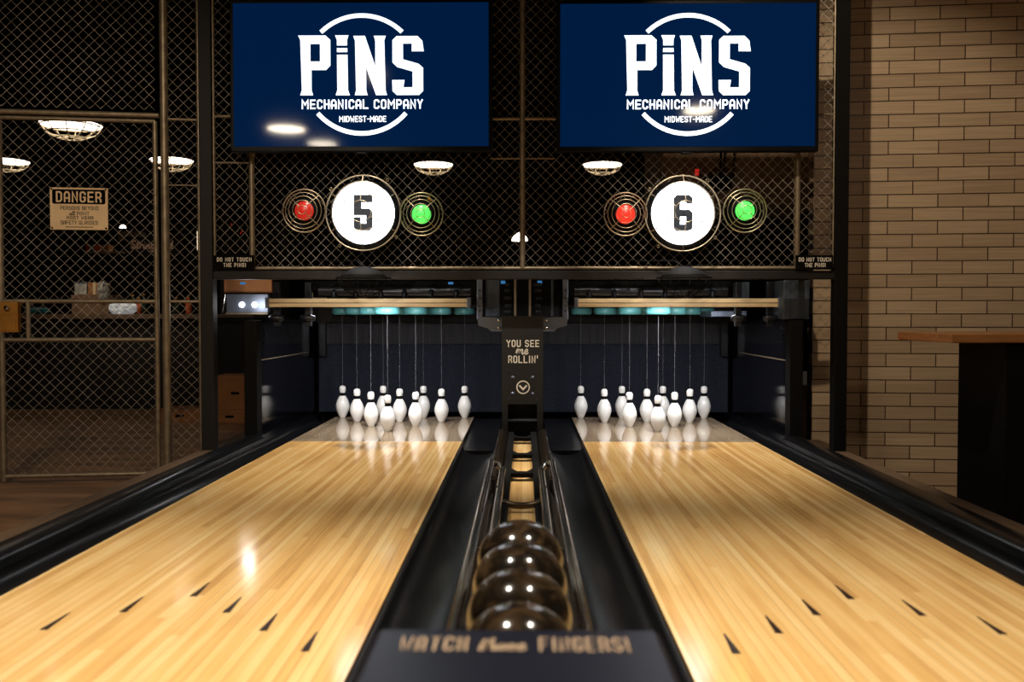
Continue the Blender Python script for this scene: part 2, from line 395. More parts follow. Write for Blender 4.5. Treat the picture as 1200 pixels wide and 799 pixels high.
def ring3(c, r, n=32, axis='y'):
    c = Vector(c); o = []
    for i in range(n):
        a = 2 * PI * i / n
        o.append(c + (Vector((r * math.cos(a), 0, r * math.sin(a))) if axis == 'y' else Vector((r * math.cos(a), r * math.sin(a), 0))))
    return o

# ------------------------------------------------------------------ dimensions
LI, LO = .369, 1.423            # inner and outer edge of each lane
Y_DECK0, Y_DECK1 = 5.446, 6.78
YF = 5.35                       # the fence
KX = 1.648                      # side panels of the pin pit
FZ = -.22                       # floor

# ------------------------------------------------------------------ setting
struct(MB().box(-9, 1.93, -6, 16, FZ - .1, FZ).build('floor', M['floor']))
FZR = -.46
struct(MB().box(1.93, 9, -6, 16, FZR - .1, FZR).build('floor', M['floor']))
struct(MB().box(-9, 9, -6, 16, 4.4, 4.5).build('ceiling', M['room']))
struct(MB().box(-9, 9, 16, 16.15, FZ, 4.4).build('wall_back', M['room']))
struct(MB().box(-9.15, -9, -6, 16, FZ, 4.4).build('wall_left', M['room']))
# brick wall: nearly frontal, nearer at its right end
bw = bpy.data.objects.new('wall_right', None)
ang = R(-5.3)
w0 = at(952, 370, 5.86)
me = MB(); me.box(0, 5.2, 0, .14, -1.5, 3.65)
wr = me.build('wall_right', M['brick']); wr.location = (w0.x, w0.y, .767 + 0.012); wr.rotation_euler = (0, 0, ang); struct(wr)
# plastered bulkhead that runs behind the fence to the brick wall
a0, a1 = at(770, 140, 6.9), at(958, 238, 6.6)
struct(MB().box(a0.x, a1.x + .1, 6.6, 7.6, a1.z, 4.4).build('trim_1', M['soffit']))
# brown curbs on which the fence stands
struct(MB().box(-1.93, -1.735, -2, 9, FZ, -.035, .006).build('trim_2', M['curb']))
struct(MB().box(1.735, 1.93, -2, 5.82, FZR, -.035, .006).build('trim_3', M['curb']))

# ------------------------------------------------------------------ lanes
def lane(side):
    cx = side * (LI + LO) / 2; x0, x1 = cx - .527, cx + .527
    wd = {-1: 'left', 1: 'right'}[side]
    t = thing('bowling_lane', f'polished maple bowling lane on the {wd}, under the number {"5" if side < 0 else "6"} lamp', 'bowling lane', (cx - 20 * 1.054 / 39 * 0 , 0, 0), 'maple bowling lanes')
    MB().box(x0, x1, -1.2, Y_DECK0, -.06, 0).build('lane_surface', M['lane'], t)
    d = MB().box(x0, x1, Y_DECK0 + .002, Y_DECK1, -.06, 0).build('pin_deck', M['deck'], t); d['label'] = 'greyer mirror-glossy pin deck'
    for k in range(-3, 4):
        xx = cx + k * .1345 + .0; yy = 2.418 - abs(k) * .1325; tw = .0105
        mb = MB().add([(xx - tw, yy, .0006), (xx + tw, yy, .0006), (xx + .0022, yy + .128, .0006), (xx - .0022, yy + .128, .0006)], [(0, 1, 2, 3)])
        mb.build('arrow_marker', M['arrow'], t)
    MB().box(x0 + .02, x1 - .02, -1.2, Y_DECK1, FZ, -.06).build('lane_base', M['black'], t)
lane(-1); lane(1)

def gut_sec(xa, xb, depth, z0=-.012, n=14):
    return [(xa + (xb - xa) * (1 - math.cos(PI * i / n)) / 2, z0 - depth * math.sin(PI * i / n) ** .8) for i in range(n + 1)]
for side in (-1, 1):
    wd = 'left' if side < 0 else 'right'
    # outer gutter with rounded capping
    t = thing('lane_gutter', f'glossy black outer gutter with rounded capping along the far {wd} of the lanes', 'gutter', (side * 1.57, 0, FZ), 'black gutters')
    sec = [(side * LO, -.05), (side * LO, -.012), (side * (LO + .016), -.010)] + gut_sec(side * (LO + .02), side * 1.6, .05)
    MB().profile(sec, -1.2, 6.9).build('channel', M['gutter'], t)
    cs = [(side * 1.6, -.08), (side * 1.6, -.012)] + [(side * (1.668 - .066 * math.cos(PI * i / 12)), -.01 + .042 * math.sin(PI * i / 12) ** .7) for i in range(13)] + [(side * 1.735, -.012), (side * 1.735, FZ)]
    MB().profile(cs, -1.2, YF + .16).build('rounded_cap', M['cap'], t)
    MB().box(min(side * 1.6, side * 1.735), max(side * 1.6, side * 1.735), YF + .16, 7.1, FZ, -.012).build('flat_cap', M['cap'], t)
    # inner gutter
    t = thing('lane_gutter', f'glossy black inner gutter between the {wd} lane and the ball return', 'gutter', (side * .26, 0, FZ), 'black gutters')
    sec = [(side * LI, -.05), (side * LI, -.004), (side * (LI - .014), -.004)] + gut_sec(side * (LI - .018), side * .158, .05, -.008)
    MB().profile(sec, -1.2, 5.3).build('channel', M['gutter'], t)
    MB().box(min(side * .158, side * LI), max(side * .158, side * LI), 5.3, 6.95, -.06, -.03, .004).build('end_plate', M['gutter'], t)

# ------------------------------------------------------------------ ball return between the lanes
br = thing('ball_return', 'long black ball return with steel rails running between the two lanes', 'ball return', (0, 3, FZ))
TY = 5.70
for s in (-1, 1):
    sec = [(s * .150, FZ), (s * .150, .03), (s * .146, .046), (s * .135, .05), (s * .092, .02), (s * .088, -.03)]
    MB().profile(sec, .4, TY - .014).build('trough_side', M['bronze'], br)
    # rail loop: outer and inner tube joined by a round bend at the far end
    xo, xi, zo, zi, ye = .140, .088, .100, .064, 4.06
    pts = [(s * xo, .9, zo), (s * xo, ye, zo)]
    for i in range(1, 8):
        a = PI * i / 8; pts.append((s * ((xo + xi) / 2 + (xo - xi) / 2 * math.cos(a)), ye + .05 * math.sin(a), (zo + zi) / 2 + (zo - zi) / 2 * math.cos(a)))
    pts += [(s * xi, ye, zi), (s * xi, .9, zi)]
    MB().tube(pts, .015, 14).build('rail', M['chrome'], br)
    MB().box(min(s * .052, s * .088), max(s * .052, s * .088), .6, TY - .014, .0, .03, .004).build('track_edge', M['black'], br)
    for yy in (3.7, 2.6, 1.6):
        MB().tube([(s * .12, yy, .04), (s * .12, yy, .09)], .008, 8).build('rail_bracket', M['dsteel'], br)
MB().box(-.088, .088, .4, TY - .014, -.04, -.012).build('track_bed', M['bed'], br)
for yy in (5.46, 4.80, 4.23, 2.9, 2.3):
    mb = MB(); z0, z1 = .005, .026
    mb.box(-.054, .054, yy - .03, yy + .03, z0, z1)
    for s in (-1, 1):   # gussets cut the corners of the opening
        mb.add([(s * .054, yy + .03, z1), (s * .024, yy + .03, z1), (s * .054, yy + .12, z1)], [(0, 1, 2)])
    mb.build('crossbar', M['black'], br)
mb = MB()
mb.tube([(.088 * math.cos(PI * i / 10), 3.52, .052 - .035 * math.sin(PI * i / 10)) for i in range(11)], .014, 8)
o = mb.build('crossbar', M['bronze'], br); o['label'] = 'curved bronze crossbar'
# hood
hz, hx, hy0, hy1 = .30, .2135, .25, 1.318
sec = [(-hx - .02, FZ), (-hx, hz - .03), (-hx + .003, hz - .006), (-hx + .012, hz), (hx - .012, hz), (hx - .003, hz - .006), (hx, hz - .03), (hx + .02, FZ)]
inn = [(x * .93, z - .014 if z > 0 else z) for x, z in sec]
mb = MB(); mb.profile(sec, hy0, hy1, smooth=False); mb.profile(inn, hy0, hy1, smooth=False)
for y in (hy0, hy1):
    k = len(sec); mb.add([(x, y, z) for x, z in sec] + [(x, y, z) for x, z in inn], [(i, i + 1, k + i + 1, k + i) for i in range(k - 1)])
hood = mb.build('hood', M['hood'], br)
fn = lambda u, v, d=0: Vector((u, v, hz + .0008 + d))
mb = MB()
ya, yb = 1.235, 1.288
xs = [at(p, 757, 1.262) for p in (468, 547, 553, 622, 630, 738)]
sc_ = (hz - .767) / 1
def hxp(px): return (px - 614) / 387 * .467 + .009
text(mb, 'WATCH', hxp(468), hxp(548), ya, yb, fn, .13, gap=.4)
cursive(mb, 'those', hxp(560), hxp(616), ya + .004, (yb - ya) * .8, fn, .1)
text(mb, 'FINGERS!', hxp(632), hxp(738), ya, yb, fn, .13, gap=.4)
lt = mb.build('lettering', M['dimletter'], hood); lt['label'] = 'cream lettering WATCH those FINGERS!'

words = ['farthest', 'second farthest', 'third farthest', 'nearest']
b0 = None
for i in range(4):
    p = (0, 2.22 - .2165 * i, .150)
    lab = f'glossy dark brown bowling ball on the return rails, {words[i]} of the four'
    if b0 is None:
        bm = bmesh.new(); bmesh.ops.create_uvsphere(bm, u_segments=48, v_segments=24, radius=.108)
        # thumb and finger dimples turned away from the viewer are left off: these small balls have none
        me = bpy.data.meshes.new('bowling_ball'); bm.to_mesh(me); bm.free(); me.materials.append(M['ball'])
        for q in me.polygons: q.use_smooth = True
        b0 = bpy.data.objects.new('bowling_ball', me); o = b0
    else: o = b0.copy()
    C.objects.link(o); o.location = p; o.rotation_euler = (random.random() * 6, random.random() * 6, random.random() * 6)
    tag(o, lab, 'bowling ball', 'bowling balls on the return')

# ------------------------------------------------------------------ pins
PROF = [(.0, 0), (.0195, 0), (.0215, .003), (.029, .018), (.042, .045), (.0495, .068), (.052, .085), (.0505, .102), (.045, .122), (.0365, .142), (.027, .158), (.0195, .169), (.0172, .174), (.0172, .180),
        (.0195, .187), (.0225, .195), (.0245, .207), (.0250, .217), (.0238, .227), (.0205, .235), (.013, .2405), (.004, .2417), (0, .2417)]
CUPZ = .79
proto = None
rows = [('front', ['head pin at the front point']), ('second row', ['left', 'right']), ('third row', ['left', 'middle', 'right']), ('back row', ['far left', 'inner left', 'inner right', 'far right'])]
for side in (-1, 1):
    cx = side * (LI + LO) / 2; n = {-1: '5', 1: '6'}[side]
    for r in range(4):
        for k in range(r + 1):
            x = cx + (k - r / 2) * .3048 + random.uniform(-.006, .006); y = 5.93 + r * .264
            nm, pos = rows[r]
            lab = f'white bowling pin of lane {n}, ' + ('head pin at the front of its triangle' if r == 0 else f'{pos[k]} pin in the {nm} of its triangle')
            if proto is None:
                proto = t = thing('bowling_pin', lab, 'bowling pin', (0, 0, 0), 'bowling pins')
                MB().lathe((0, 0, 0), PROF, 28).build('pin_body', M['white'], t)
                MB().lathe((0, 0, 0), [(.0212, .1665), (.0184, .173), (.0184, .181), (.0212, .1885)], 28).build('neck_band', M['band'], t)
                MB().tube([(0, 0, .2417), (.001, 0, .5), (0, 0, CUPZ)], .0009, 5).build('string', M['cord'], t)
            else:
                t = copy_tree(proto); t['label'] = lab
            t.location = (x, y, 0); t.rotation_euler = (0, 0, random.random() * 6)

# ------------------------------------------------------------------ pin pit: side panels, curtain, pinsetter
for side in (-1, 1):
    wd = 'left' if side < 0 else 'right'
    xa, xb = sorted((side * KX, side * (KX + .03)))
    t = thing('pit_side_panel', f'glossy black side panel of the pin pit at the outer {wd}, mirroring a pin', 'panel', (side * KX, 6.3, 0), 'pit side panels')
    MB().box(xa, xb, 5.60, 7.16, -.012, .74).build('panel', M['kick'], t)
    MB().box(*sorted((side * (KX - .003), side * KX)), 5.56, 6.85, .485, .492).build('joint_strip', M['pipe'], t)
    xp = sorted((side * (KX - .01), side * (KX + .07)))
    MB().box(xp[0], xp[1], 5.50, 5.60, -.012, .74, .004).build('end_post', M['black'], t)
    for i in range(3):
        for j in range(2): MB().lathe((side * (KX - .001), 5.68 + j * .05, .60 + i * .045), [(0, side * -.004), (.006, side * -.003), (.006, 0)], 8, 'x').build('bolt', M['dsteel'], t)
    n = '5' if side < 0 else '6'
    t = thing('pit_curtain', f'blue-black woven curtain hanging behind the pins of lane {n}', 'curtain', (side * .9, 7.13, 0), 'pit curtains')
    c0, c1 = sorted((side * .02, side * (KX - .02)))
    mb = MB(); K = 60
    vs = []
    for i in range(K + 1):
        x = c0 + (c1 - c0) * i / K; yy = 7.13 + .006 * math.sin(i * .9)
        vs += [(x, yy, 0), (x, yy + .004, .55)]
    mb.add(vs, [(2 * i, 2 * i + 2, 2 * i + 3, 2 * i + 1) for i in range(K)], True)
    mb.build('curtain', M['curtain'], t)
    mb = MB(); vs = []
    for i in range(K + 1):
        x = c0 + (c1 - c0) * i / K; yy = 7.11 + .004 * math.sin(i * 2.2)
        vs += [(x, yy, .545), (x, yy, .71)]
    mb.add(vs, [(2 * i, 2 * i + 2, 2 * i + 3, 2 * i + 1) for i in range(K)], True)
    mb.build('header_strip', M['header'], t)
    MB().box(*sorted((side * (KX - .09), side * (KX - .04))), 7.05, 7.11, .45, .80).build('edge_post', M['dsteel'], t)
    # pinsetter
    t = thing('pinsetter', f'dark string pinsetter with tan bar and teal cups above lane {n}', 'pinsetter', (side * .9, 6.2, .8), 'string pinsetters')
    s0, s1 = sorted((side * .335, side * 1.6))
    sb = MB().box(s0, s1, 5.60, 5.645, .822, .875, .004).build('sweep_bar', M['sweep'], t)
    MB().box(s0, s1, 5.597, 5.60, .846, .849).build('groove', M['bronze'], sb)
    for q in (s0, s1):
        MB().box(q - .012, q + .012, 5.59, 5.65, .815, .882, .003).build('end_clamp', M['steel'], sb)
    cupx = side * (LI + LO) / 2
    c0m = None
    for r in range(4):
        for k in range(r + 1):
            pc = (cupx + (k - r / 2) * .3048, 5.93 + r * .264)
            if c0m is None:
                c0m = MB().lathe((pc[0], pc[1], 0), [(0, .776), (.060, .776), (.074, .780), (.080, .79), (.080, .818), (.074, .826), (0, .826)], 28).build('string_cup', M['teal'], t)
                first = pc
            else:
                c = c0m.copy(); C.objects.link(c); c.location = (pc[0] - first[0], pc[1] - first[1], 0)
    # guide plate above and dark skirt below the cups
    MB().box(*sorted((side * .30, side * 1.50)), 5.80, 6.95, .83, .842).build('cup_plate', M['dsteel'], t)
    MB().box(*sorted((side * .15, side * 1.62)), 7.0, 7.03, .715, .99).build('rear_plate', M['room'], t)
    MB().box(*sorted((side * .30, side * 1.36)), 5.80, 5.83, .885, .99).build('front_plate', M['black'], t)
    MB().tube([(side * .33, 5.72, .925), (side * 1.30, 5.72, .925)], .03, 14).build('roller', M['dsteel'], t)
    for q in (.42, .58, .75, .9, 1.06, 1.2):
        MB().lathe((side * q, 5.70, .90), [(.034, -.012), (.038, 0), (.034, .012)], 14, 'x').build('roller_ring', M['dsteel'], t)
    for q in (.36, .52, .68, .84, 1.0, 1.16, 1.3):
        MB().tube([(side * q, 5.76, .96), (side * (q + .05), 5.78, .985), (side * (q + .09), 5.76, .955)], .006, 6).build('cable_loop', M['black'], t)
    for q in (1.36, 1.56):   # end arms with rollers that carry the bar
        a = MB(); a.box(*sorted((side * (q - .02), side * (q + .02))), 5.66, 5.70, .70, .98, .003)
        a = a.build('bar_arm', M['dsteel'], t)
        MB().lathe((side * q, 5.66, .752), [(.0, -.045), (.016, -.045), (.024, -.02), (.024, .02), (.016, .045), (0, .045)], 14, 'x').build('arm_roller', M['dsteel'], a)
    if side > 0:
        MB().box(1.28, 1.50, 5.95, 6.4, .845, .99, .004).build('control_cabinet', M['panelr'], t)
        MB().box(1.28, 1.52, 6.1, 6.5, .76, .80, .004).build('lower_cover', M['panelr'], t)
        MB().box(1.60, 1.76, 5.52, 5.9, .745, .985, .006).build('end_cabinet', M['panelr'], t)
    else:
        MB().box(-1.52, -1.38, 6.3, 6.5, .87, .93).build('lower_cover', M['pipe'], t)
    for px in ((297, 532) if side < 0 else ()):
        p = at(px, 330, 6.0)
        MB().box(p.x - .02, p.x + .012, 5.78, 5.79, .97, .985).build('status_display', M['glow'], t)

# pit floor below the curtain
struct(MB().box(-1.73, 1.73, 6.80, 9.0, FZ, -.10).build('trim_4', M['black']))
struct(MB().box(-1.73, 1.73, 7.3, 7.36, FZ, 1.0).build('trim_5', M['room']))

# ------------------------------------------------------------------ tower between the pinsetters
tw = thing('ball_lift_tower', 'narrow black ball tower with cream lettering standing between the lanes', 'ball tower', (0, TY, 0))
tx = .131
mb = MB(); zt, zo_, zi_ = .765, .205, .0
# front plate with an opening at the bottom
f0 = face_fn((0, TY, 0))
mb.poly([[(-tx, .02), (-.093, .02), (-.093, zo_), (.093, zo_), (.093, .02), (tx, .02), (tx, zt), (-tx, zt)]], f0, .012)
pl = mb.build('front_plate', M['tower'], tw)
for s in (-1, 1):
    MB().box(*sorted((s * tx, s * (tx - .02))), TY, 6.9, -.03, zt).build('side_plate', M['tower'], tw)
MB().box(-.11, .11, TY + .25, TY + .28, -.03, zt).build('inner_plate', M['dsteel'], tw)
MB().tube([(-.11, TY + .12, .09), (.11, TY + .12, .09)], .012, 8).build('kick_roller', M['steel'], tw)
kx = 5.69 / F
def tf(px, py): p = at(px, py, TY - .012); return p.x, p.z
fnT = face_fn((0, TY - .0125, 0))
mb = MB()
l, b = tf(593.5, 406.5); r_, t_ = tf(632, 398.2); text(mb, 'YOU SEE', l, r_, b, t_, fnT, .2)
l, b = tf(595.5, 425.3); r_, t_ = tf(630.5, 416.6); text(mb, "ROLLIN'", l, r_, b, t_, fnT, .2)
l, b = tf(604.5, 414.8); r_, t_ = tf(619, 404.0); cursive(mb, 'me', l, r_, b, (t_ - b), fnT, .13)
o = mb.build('lettering', M['letter'], pl); o['label'] = "cream lettering YOU SEE me ROLLIN'"
mb = MB(); ex, ez = tf(613, 453.7); rr = 8.0 * kx
mb.poly([circle(rr, 40, ex, ez), circle(rr * .82, 40, ex, ez)], fnT)
mb.stroke([(ex - rr * .55, ez + rr * .28), (ex, ez - rr * .3), (ex + rr * .55, ez + rr * .28)], rr * .26, fnT)
o = mb.build('emblem', M['letter'], pl); o['label'] = 'cream ring with a downward chevron'
for px, py in ((601, 442), (624, 442), (601, 461), (624, 461)):
    x, z = tf(px, py); MB().lathe((x, TY - .012, z), [(.011, 0), (.011, -.005), (.005, -.009), (0, -.009)], 12, 'y').build('bolt', M['steel'], pl)
for px, py in ((596, 436), (629, 436), (596, 468), (629, 468), (593, 375), (612, 371), (630, 375)):
    x, z = tf(px, py); MB().lathe((x, TY - .012, z), [(.006, 0), (.006, -.003), (0, -.004)], 8, 'y').build('bolt', M['dsteel'], pl)
for s in (-1, 1):
    def bp(u, v): return (s * u, v)
    mb = MB(); f1 = face_fn((0, TY + .01, 0))
    poly = [(.131, .755), (.277, .760), (.287, .745), (.281, .705), (.222, .688), (.200, .668), (.131, .668)]
    mb.poly([[(s * u, v) for u, v in poly]], f1, .006)
    br_ = mb.build('side_bracket', M['steel'], tw)
    for u, v in ((.150, .74), (.150, .69)): MB().lathe((s * u, TY, v), [(.009, .004), (.009, -.006), (0, -.008)], 10, 'y').build('bolt', M['chrome'], br_)
    MB().box(*sorted((s * .255, s * .292)), TY + .02, TY + .06, .745, 1.05, .004).build('bracket_post', M['steel'], tw)
    for v in (.80, .83, .88, .93): MB().lathe((s * .272, TY + .018, v), [(.005, 0.002), (.005, -.001), (0, -.001)], 8, 'y').build('bolt_hole', M['black'], tw)
    MB().tube([(s * .047, TY + .08, .76), (s * .047, TY + .08, 1.04)], .009, 8).build('guide_rod', M['pipe'], tw)
    for v in (.78, .82, .87, .92, .96):
        MB().box(*sorted((s * (.07 + random.random() * .02), s * (.10 + random.random() * .03))), TY + .1, TY + .13, v, v + .02, .002).build('drive_block', M['dsteel'], tw)
    MB().box(*sorted((s * .150, s * .24) if s < 0 else (s * .185, s * .2)), TY + .12, TY + .16, .765, 1.0).build('cover_panel', M['panelr'], tw)
MB().box(-.25, .25, TY + .5, TY + .52, .75, 1.1).build('rear_plate', M['black'], tw)
for px in (590, 633):
    p = at(px, 331, TY + .3); MB().box(p.x - .018, p.x + .012, TY + .3, TY + .31, p.z - .008, p.z + .012).build('status_display', M['glow'], tw)

# ------------------------------------------------------------------ portal frame and chain-link fence
pf = thing('steel_portal_frame', 'dark steel portal frame with two posts and a beam across both lanes', 'frame', (0, YF, 0))
TOP = 3.1
for s in (-1, 1):
    MB().box(s * 1.88 - .038, s * 1.88 + .038, YF - .04, YF + .04, -.035, TOP, .004).build('post', M['frame'] if s < 0 else M['black'], pf)
MB().box(-1.842, 1.842, YF - .035, YF + .035, .984, 1.034, .004).build('beam', M['frame'], pf)

def mesh_wires(mb, u0, u1, v0, v1, fn, p=.0305, r=.00165):
    nw = int(math.ceil((u1 - u0) / p)); nj = int((v1 - v0) / p)
    for i in range(nw):
        pts = []
        for j in range(nj + 1):
            k = (i + j) % 2
            u = min(u1, max(u0, u0 + (i + (1 - k if i % 1 else k)) * p))
            pts.append(fn(u + random.uniform(-.0011, .0011), v0 + j * p + random.uniform(-.0011, .0011), (.0015 if (i + j) % 2 else -.0015)))
        mb.tube(pts, r, 4, cap=False)
    return mb

def panel(name, label, x0, x1, z0, z1, fn, pipes, r=.015, cat='fence', loc=None, extra=None):
    """frame pipes are (u0,v0,u1,v1,radius)"""
    t = thing(name, label, cat, loc or fn(x0, z0), 'chain-link fence panels')
    mb = MB(); mesh_wires(mb, x0, x1, z0, z1, fn); mb.build('wire_mesh', M['wire'], t)
    for u0, v0, u1, v1, rr in pipes:
        MB().tube([fn(u0, v0), fn(u1, v1)], rr, 10).build('frame_pipe', M['pipe'], t)
    return t
fm = face_fn((0, YF, 0))
zb = 1.051
panel('chain_link_fence', 'wide chain-link fence panel above the lanes, behind both screens', -1.60, 1.615, zb, TOP - .1, fm,
      [(-1.615, zb, -1.615, TOP, .017), (1.628, zb, 1.628, TOP, .017), (0, zb, 0, TOP, .017), (-1.6, zb, 1.615, zb, .012), (-.19, 1.935, .19, 1.935, .01), (-.19, 1.70, .19, 1.70, .005)])
panel('chain_link_fence', 'narrow chain-link strip between the left portal post and the wide panel', -1.84, -1.635, zb + .09, TOP - .1, fm,
      [(-1.842, zb, -1.842, TOP, .010), (-1.84, 1.955, -1.63, 1.955, .008), (-1.84, 1.68, -1.63, 1.68, .006)])
panel('chain_link_fence', 'narrow chain-link strip between the wide panel and the right portal post', 1.65, 1.84, zb + .09, TOP - .1, fm,
      [(1.842, zb, 1.842, TOP, .008), (1.65, 1.955, 1.84, 1.955, .008)])
ga = R(8.0)            # the gate side swings slightly towards the viewer
gfn0 = face_fn((-1.92, YF, 0), ga)
gfn = lambda u, v, d=0: gfn0(-u, v, d)      # u runs to the left
def gu(px):            # u of a pixel column on the gate plane
    lo, hi = -.2, 3.0
    for _ in range(40):
        m_ = (lo + hi) / 2; p = gfn(m_, .767)
        if X(px, p.y) < p.x: lo = m_
        else: hi = m_
    return lo
def gz(py, px=100):
    p = gfn(gu(px), 0); return at(px, py, p.y).z
ua, ub, uc, ud = gu(236), gu(195), gu(184), gu(2)
zbot = gz(556)
panel('chain_link_fence', 'narrow full-height chain-link panel between the gate and the left portal post', ua, ub - .02, zbot + .1, TOP - .1, gfn,
      [(ub, FZ, ub, TOP, .024), (ua, gz(137), ub, gz(137), .008), (ua, gz(353), ub, gz(353), .009), (ua, gz(215), ub, gz(215), .004), (ua + .005, FZ, ua + .005, TOP, .012)], loc=gfn(ub, FZ))
t = panel('chain_link_fence', 'dark chain-link panel above the gate at the upper left', uc, ud + .03, gz(131) + .02, TOP - .1, gfn,
      [(ub + .03, gz(133), ud + .03, gz(133), .016)], loc=gfn(ud, gz(133)))
gt = panel('chain_link_gate', 'tall chain-link gate at the left carrying the danger sign', uc, ud, zbot, gz(142), gfn,
      [(uc, zbot, uc, gz(140), .015), (ud, FZ + .02, ud, gz(140), .017), (uc, gz(140), ud, gz(140), .013), (uc, gz(353), ud, gz(353), .013), (uc, gz(398), ud, gz(398), .013), (uc, zbot, ud, zbot, .014), (gu(33), gz(354), gu(33), gz(397), .013)], cat='gate', loc=gfn(ud, FZ))
panel('chain_link_fence', 'chain-link panel continuing past the gate at the left edge', ud + .06, ud + .9, zbot, TOP - .1, gfn, [(ud + .05, FZ, ud + .05, TOP, .02), (ud + .92, FZ, ud + .92, TOP, .02)], loc=gfn(ud + .5, FZ))

# brass lock box on the gate
def gbox(mb, px0, px1, py0, py1, d0, d1):
    u0, u1 = gu(px0), gu(px1); z0, z1 = gz(py1, px0), gz(py0, px0)
    ps = [gfn(u, z, d) for z in (z0, z1) for u, d in ((u0, d0), (u1, d0), (u1, d1), (u0, d1))]
    return mb.hexa(ps)
lb = thing('lock_box', 'brass lock box bolted to the gate at the left edge', 'lock', gfn(gu(14), gz(390)), None)
body = gbox(MB(), 4, 25, 354, 389, .0, .05).build('box_body', M['brass'], lb)
mb = MB(); mb.lathe(gfn(gu(13), gz(361), .05), [(.016, 0), (.016, -.012), (.010, -.018), (0, -.018)], 16, 'y'); mb.build('lock_cylinder', M['chrome'], lb)
gbox(MB(), 6, 23, 371, 387, .05, .055).build('cover_plate', M['brass'], lb)

# danger sign
ds = thing('danger_sign', 'cream danger sign with black header hung on the gate', 'sign', gfn(gu(93), gz(270)), None)
def sg(px, py): return gu(px), gz(py, px)
gsf = lambda d0: (lambda u, v, d=0: gfn(-u, v, d0 + d))     # u to the right
u0, u1, z0, z1 = -gu(62), -gu(129), gz(269.5, 93), gz(220.5, 93)
mb = MB(); ps = [gfn(-u, z, d) for z in (z0, z1) for u, d in ((u0, .012), (u1, .012), (u1, .02), (u0, .02))]; mb.hexa(ps)
pn = mb.build('sign_panel', M['cream'], ds)
su, sz = (u1 - u0) / 67, (z1 - z0) / 49
def srect(a, b, c, d, ch=0):
    return [(u0 + a * su + ch * su, z1 - b * sz), (u0 + c * su - ch * su, z1 - b * sz), (u0 + c * su, z1 - b * sz - ch * sz), (u0 + c * su, z1 - d * sz + ch * sz), (u0 + c * su - ch * su, z1 - d * sz), (u0 + a * su + ch * su, z1 - d * sz), (u0 + a * su, z1 - d * sz + ch * sz), (u0 + a * su, z1 - b * sz - ch * sz)]
mb = MB().poly([srect(2.5, 2, 64.5, 19, 1.5)], gsf(.0205)); hp = mb.build('header_plate', M['ink'], pn)
def st(mb, s, a, b, c, d, lay, wt, gap=.28): return text(mb, s, u0 + a * su, u0 + c * su, z1 - d * sz, z1 - b * sz, gsf(lay), wt, gap=gap)
mb = MB(); st(mb, 'DANGER', 7, 4.3, 60, 17, .021, .2); mb.build('header_lettering', M['cream'], hp)
mb = MB(); st(mb, 'PERSONS BEYOND', 12, 21.5, 56, 26, .0206, .17, .36); st(mb, 'POINT', 31, 28, 45, 32, .0206, .17, .36)
cursive(mb, 'all', u0 + 22 * su, u0 + 29 * su, z1 - 32 * sz, 4.3 * sz, gsf(.0206), .16)
st(mb, 'MOST WEAR', 19, 33, 50, 37, .0206, .17, .36); st(mb, 'SAFETY GLASSES', 12, 38.5, 55, 43, .0206, .17, .36)
for k in range(14):
    a = 18 + k * 2.3; mb.poly([srect(a, 45.3, a + 1.5, 46.5)], gsf(.0206))
mb.build('lettering', M['ink'], pn)
for a, b in ((2, 1.8), (65, 1.8), (2, 47.2), (65, 47.2)):
    p = gfn(-(u0 + a * su), z1 - b * sz, .02); MB().lathe(p, [(.006, .0), (.006, -.003), (0, -.004)], 8, 'y').build('rivet', M['bronze'], pn)

# two small warning signs
for px0, px1, wd in ((251, 298, 'left'), (932, 976, 'right')):
    q0, q1 = at(px0, 316, YF - .045), at(px1, 299, YF - .045)
    t = thing('warning_sign', f'small black do-not-touch sign beside the {wd} portal post', 'sign', (q0.x, q0.y, q0.z), 'small warning signs')
    p_ = MB().box(q0.x, q1.x, YF - .052, YF - .044, q0.z, q1.z, .002).build('sign_panel', M['ink'], t)
    f2 = face_fn((0, YF - .0525, 0)); w = q1.x - q0.x; h = q1.z - q0.z; mb = MB()
    text(mb, 'DO NOT TOUCH', q0.x + .08 * w, q1.x - .06 * w, q0.z + .56 * h, q0.z + .84 * h, f2, .17, gap=.36); mb.build('lettering', M['letter'], p_); mb = MB()
    text(mb, 'THE PINS!', q0.x + .24 * w, q1.x - .2 * w, q0.z + .18 * h, q0.z + .46 * h, f2, .17, gap=.36)
    mb.build('lettering', M['letter'], p_)

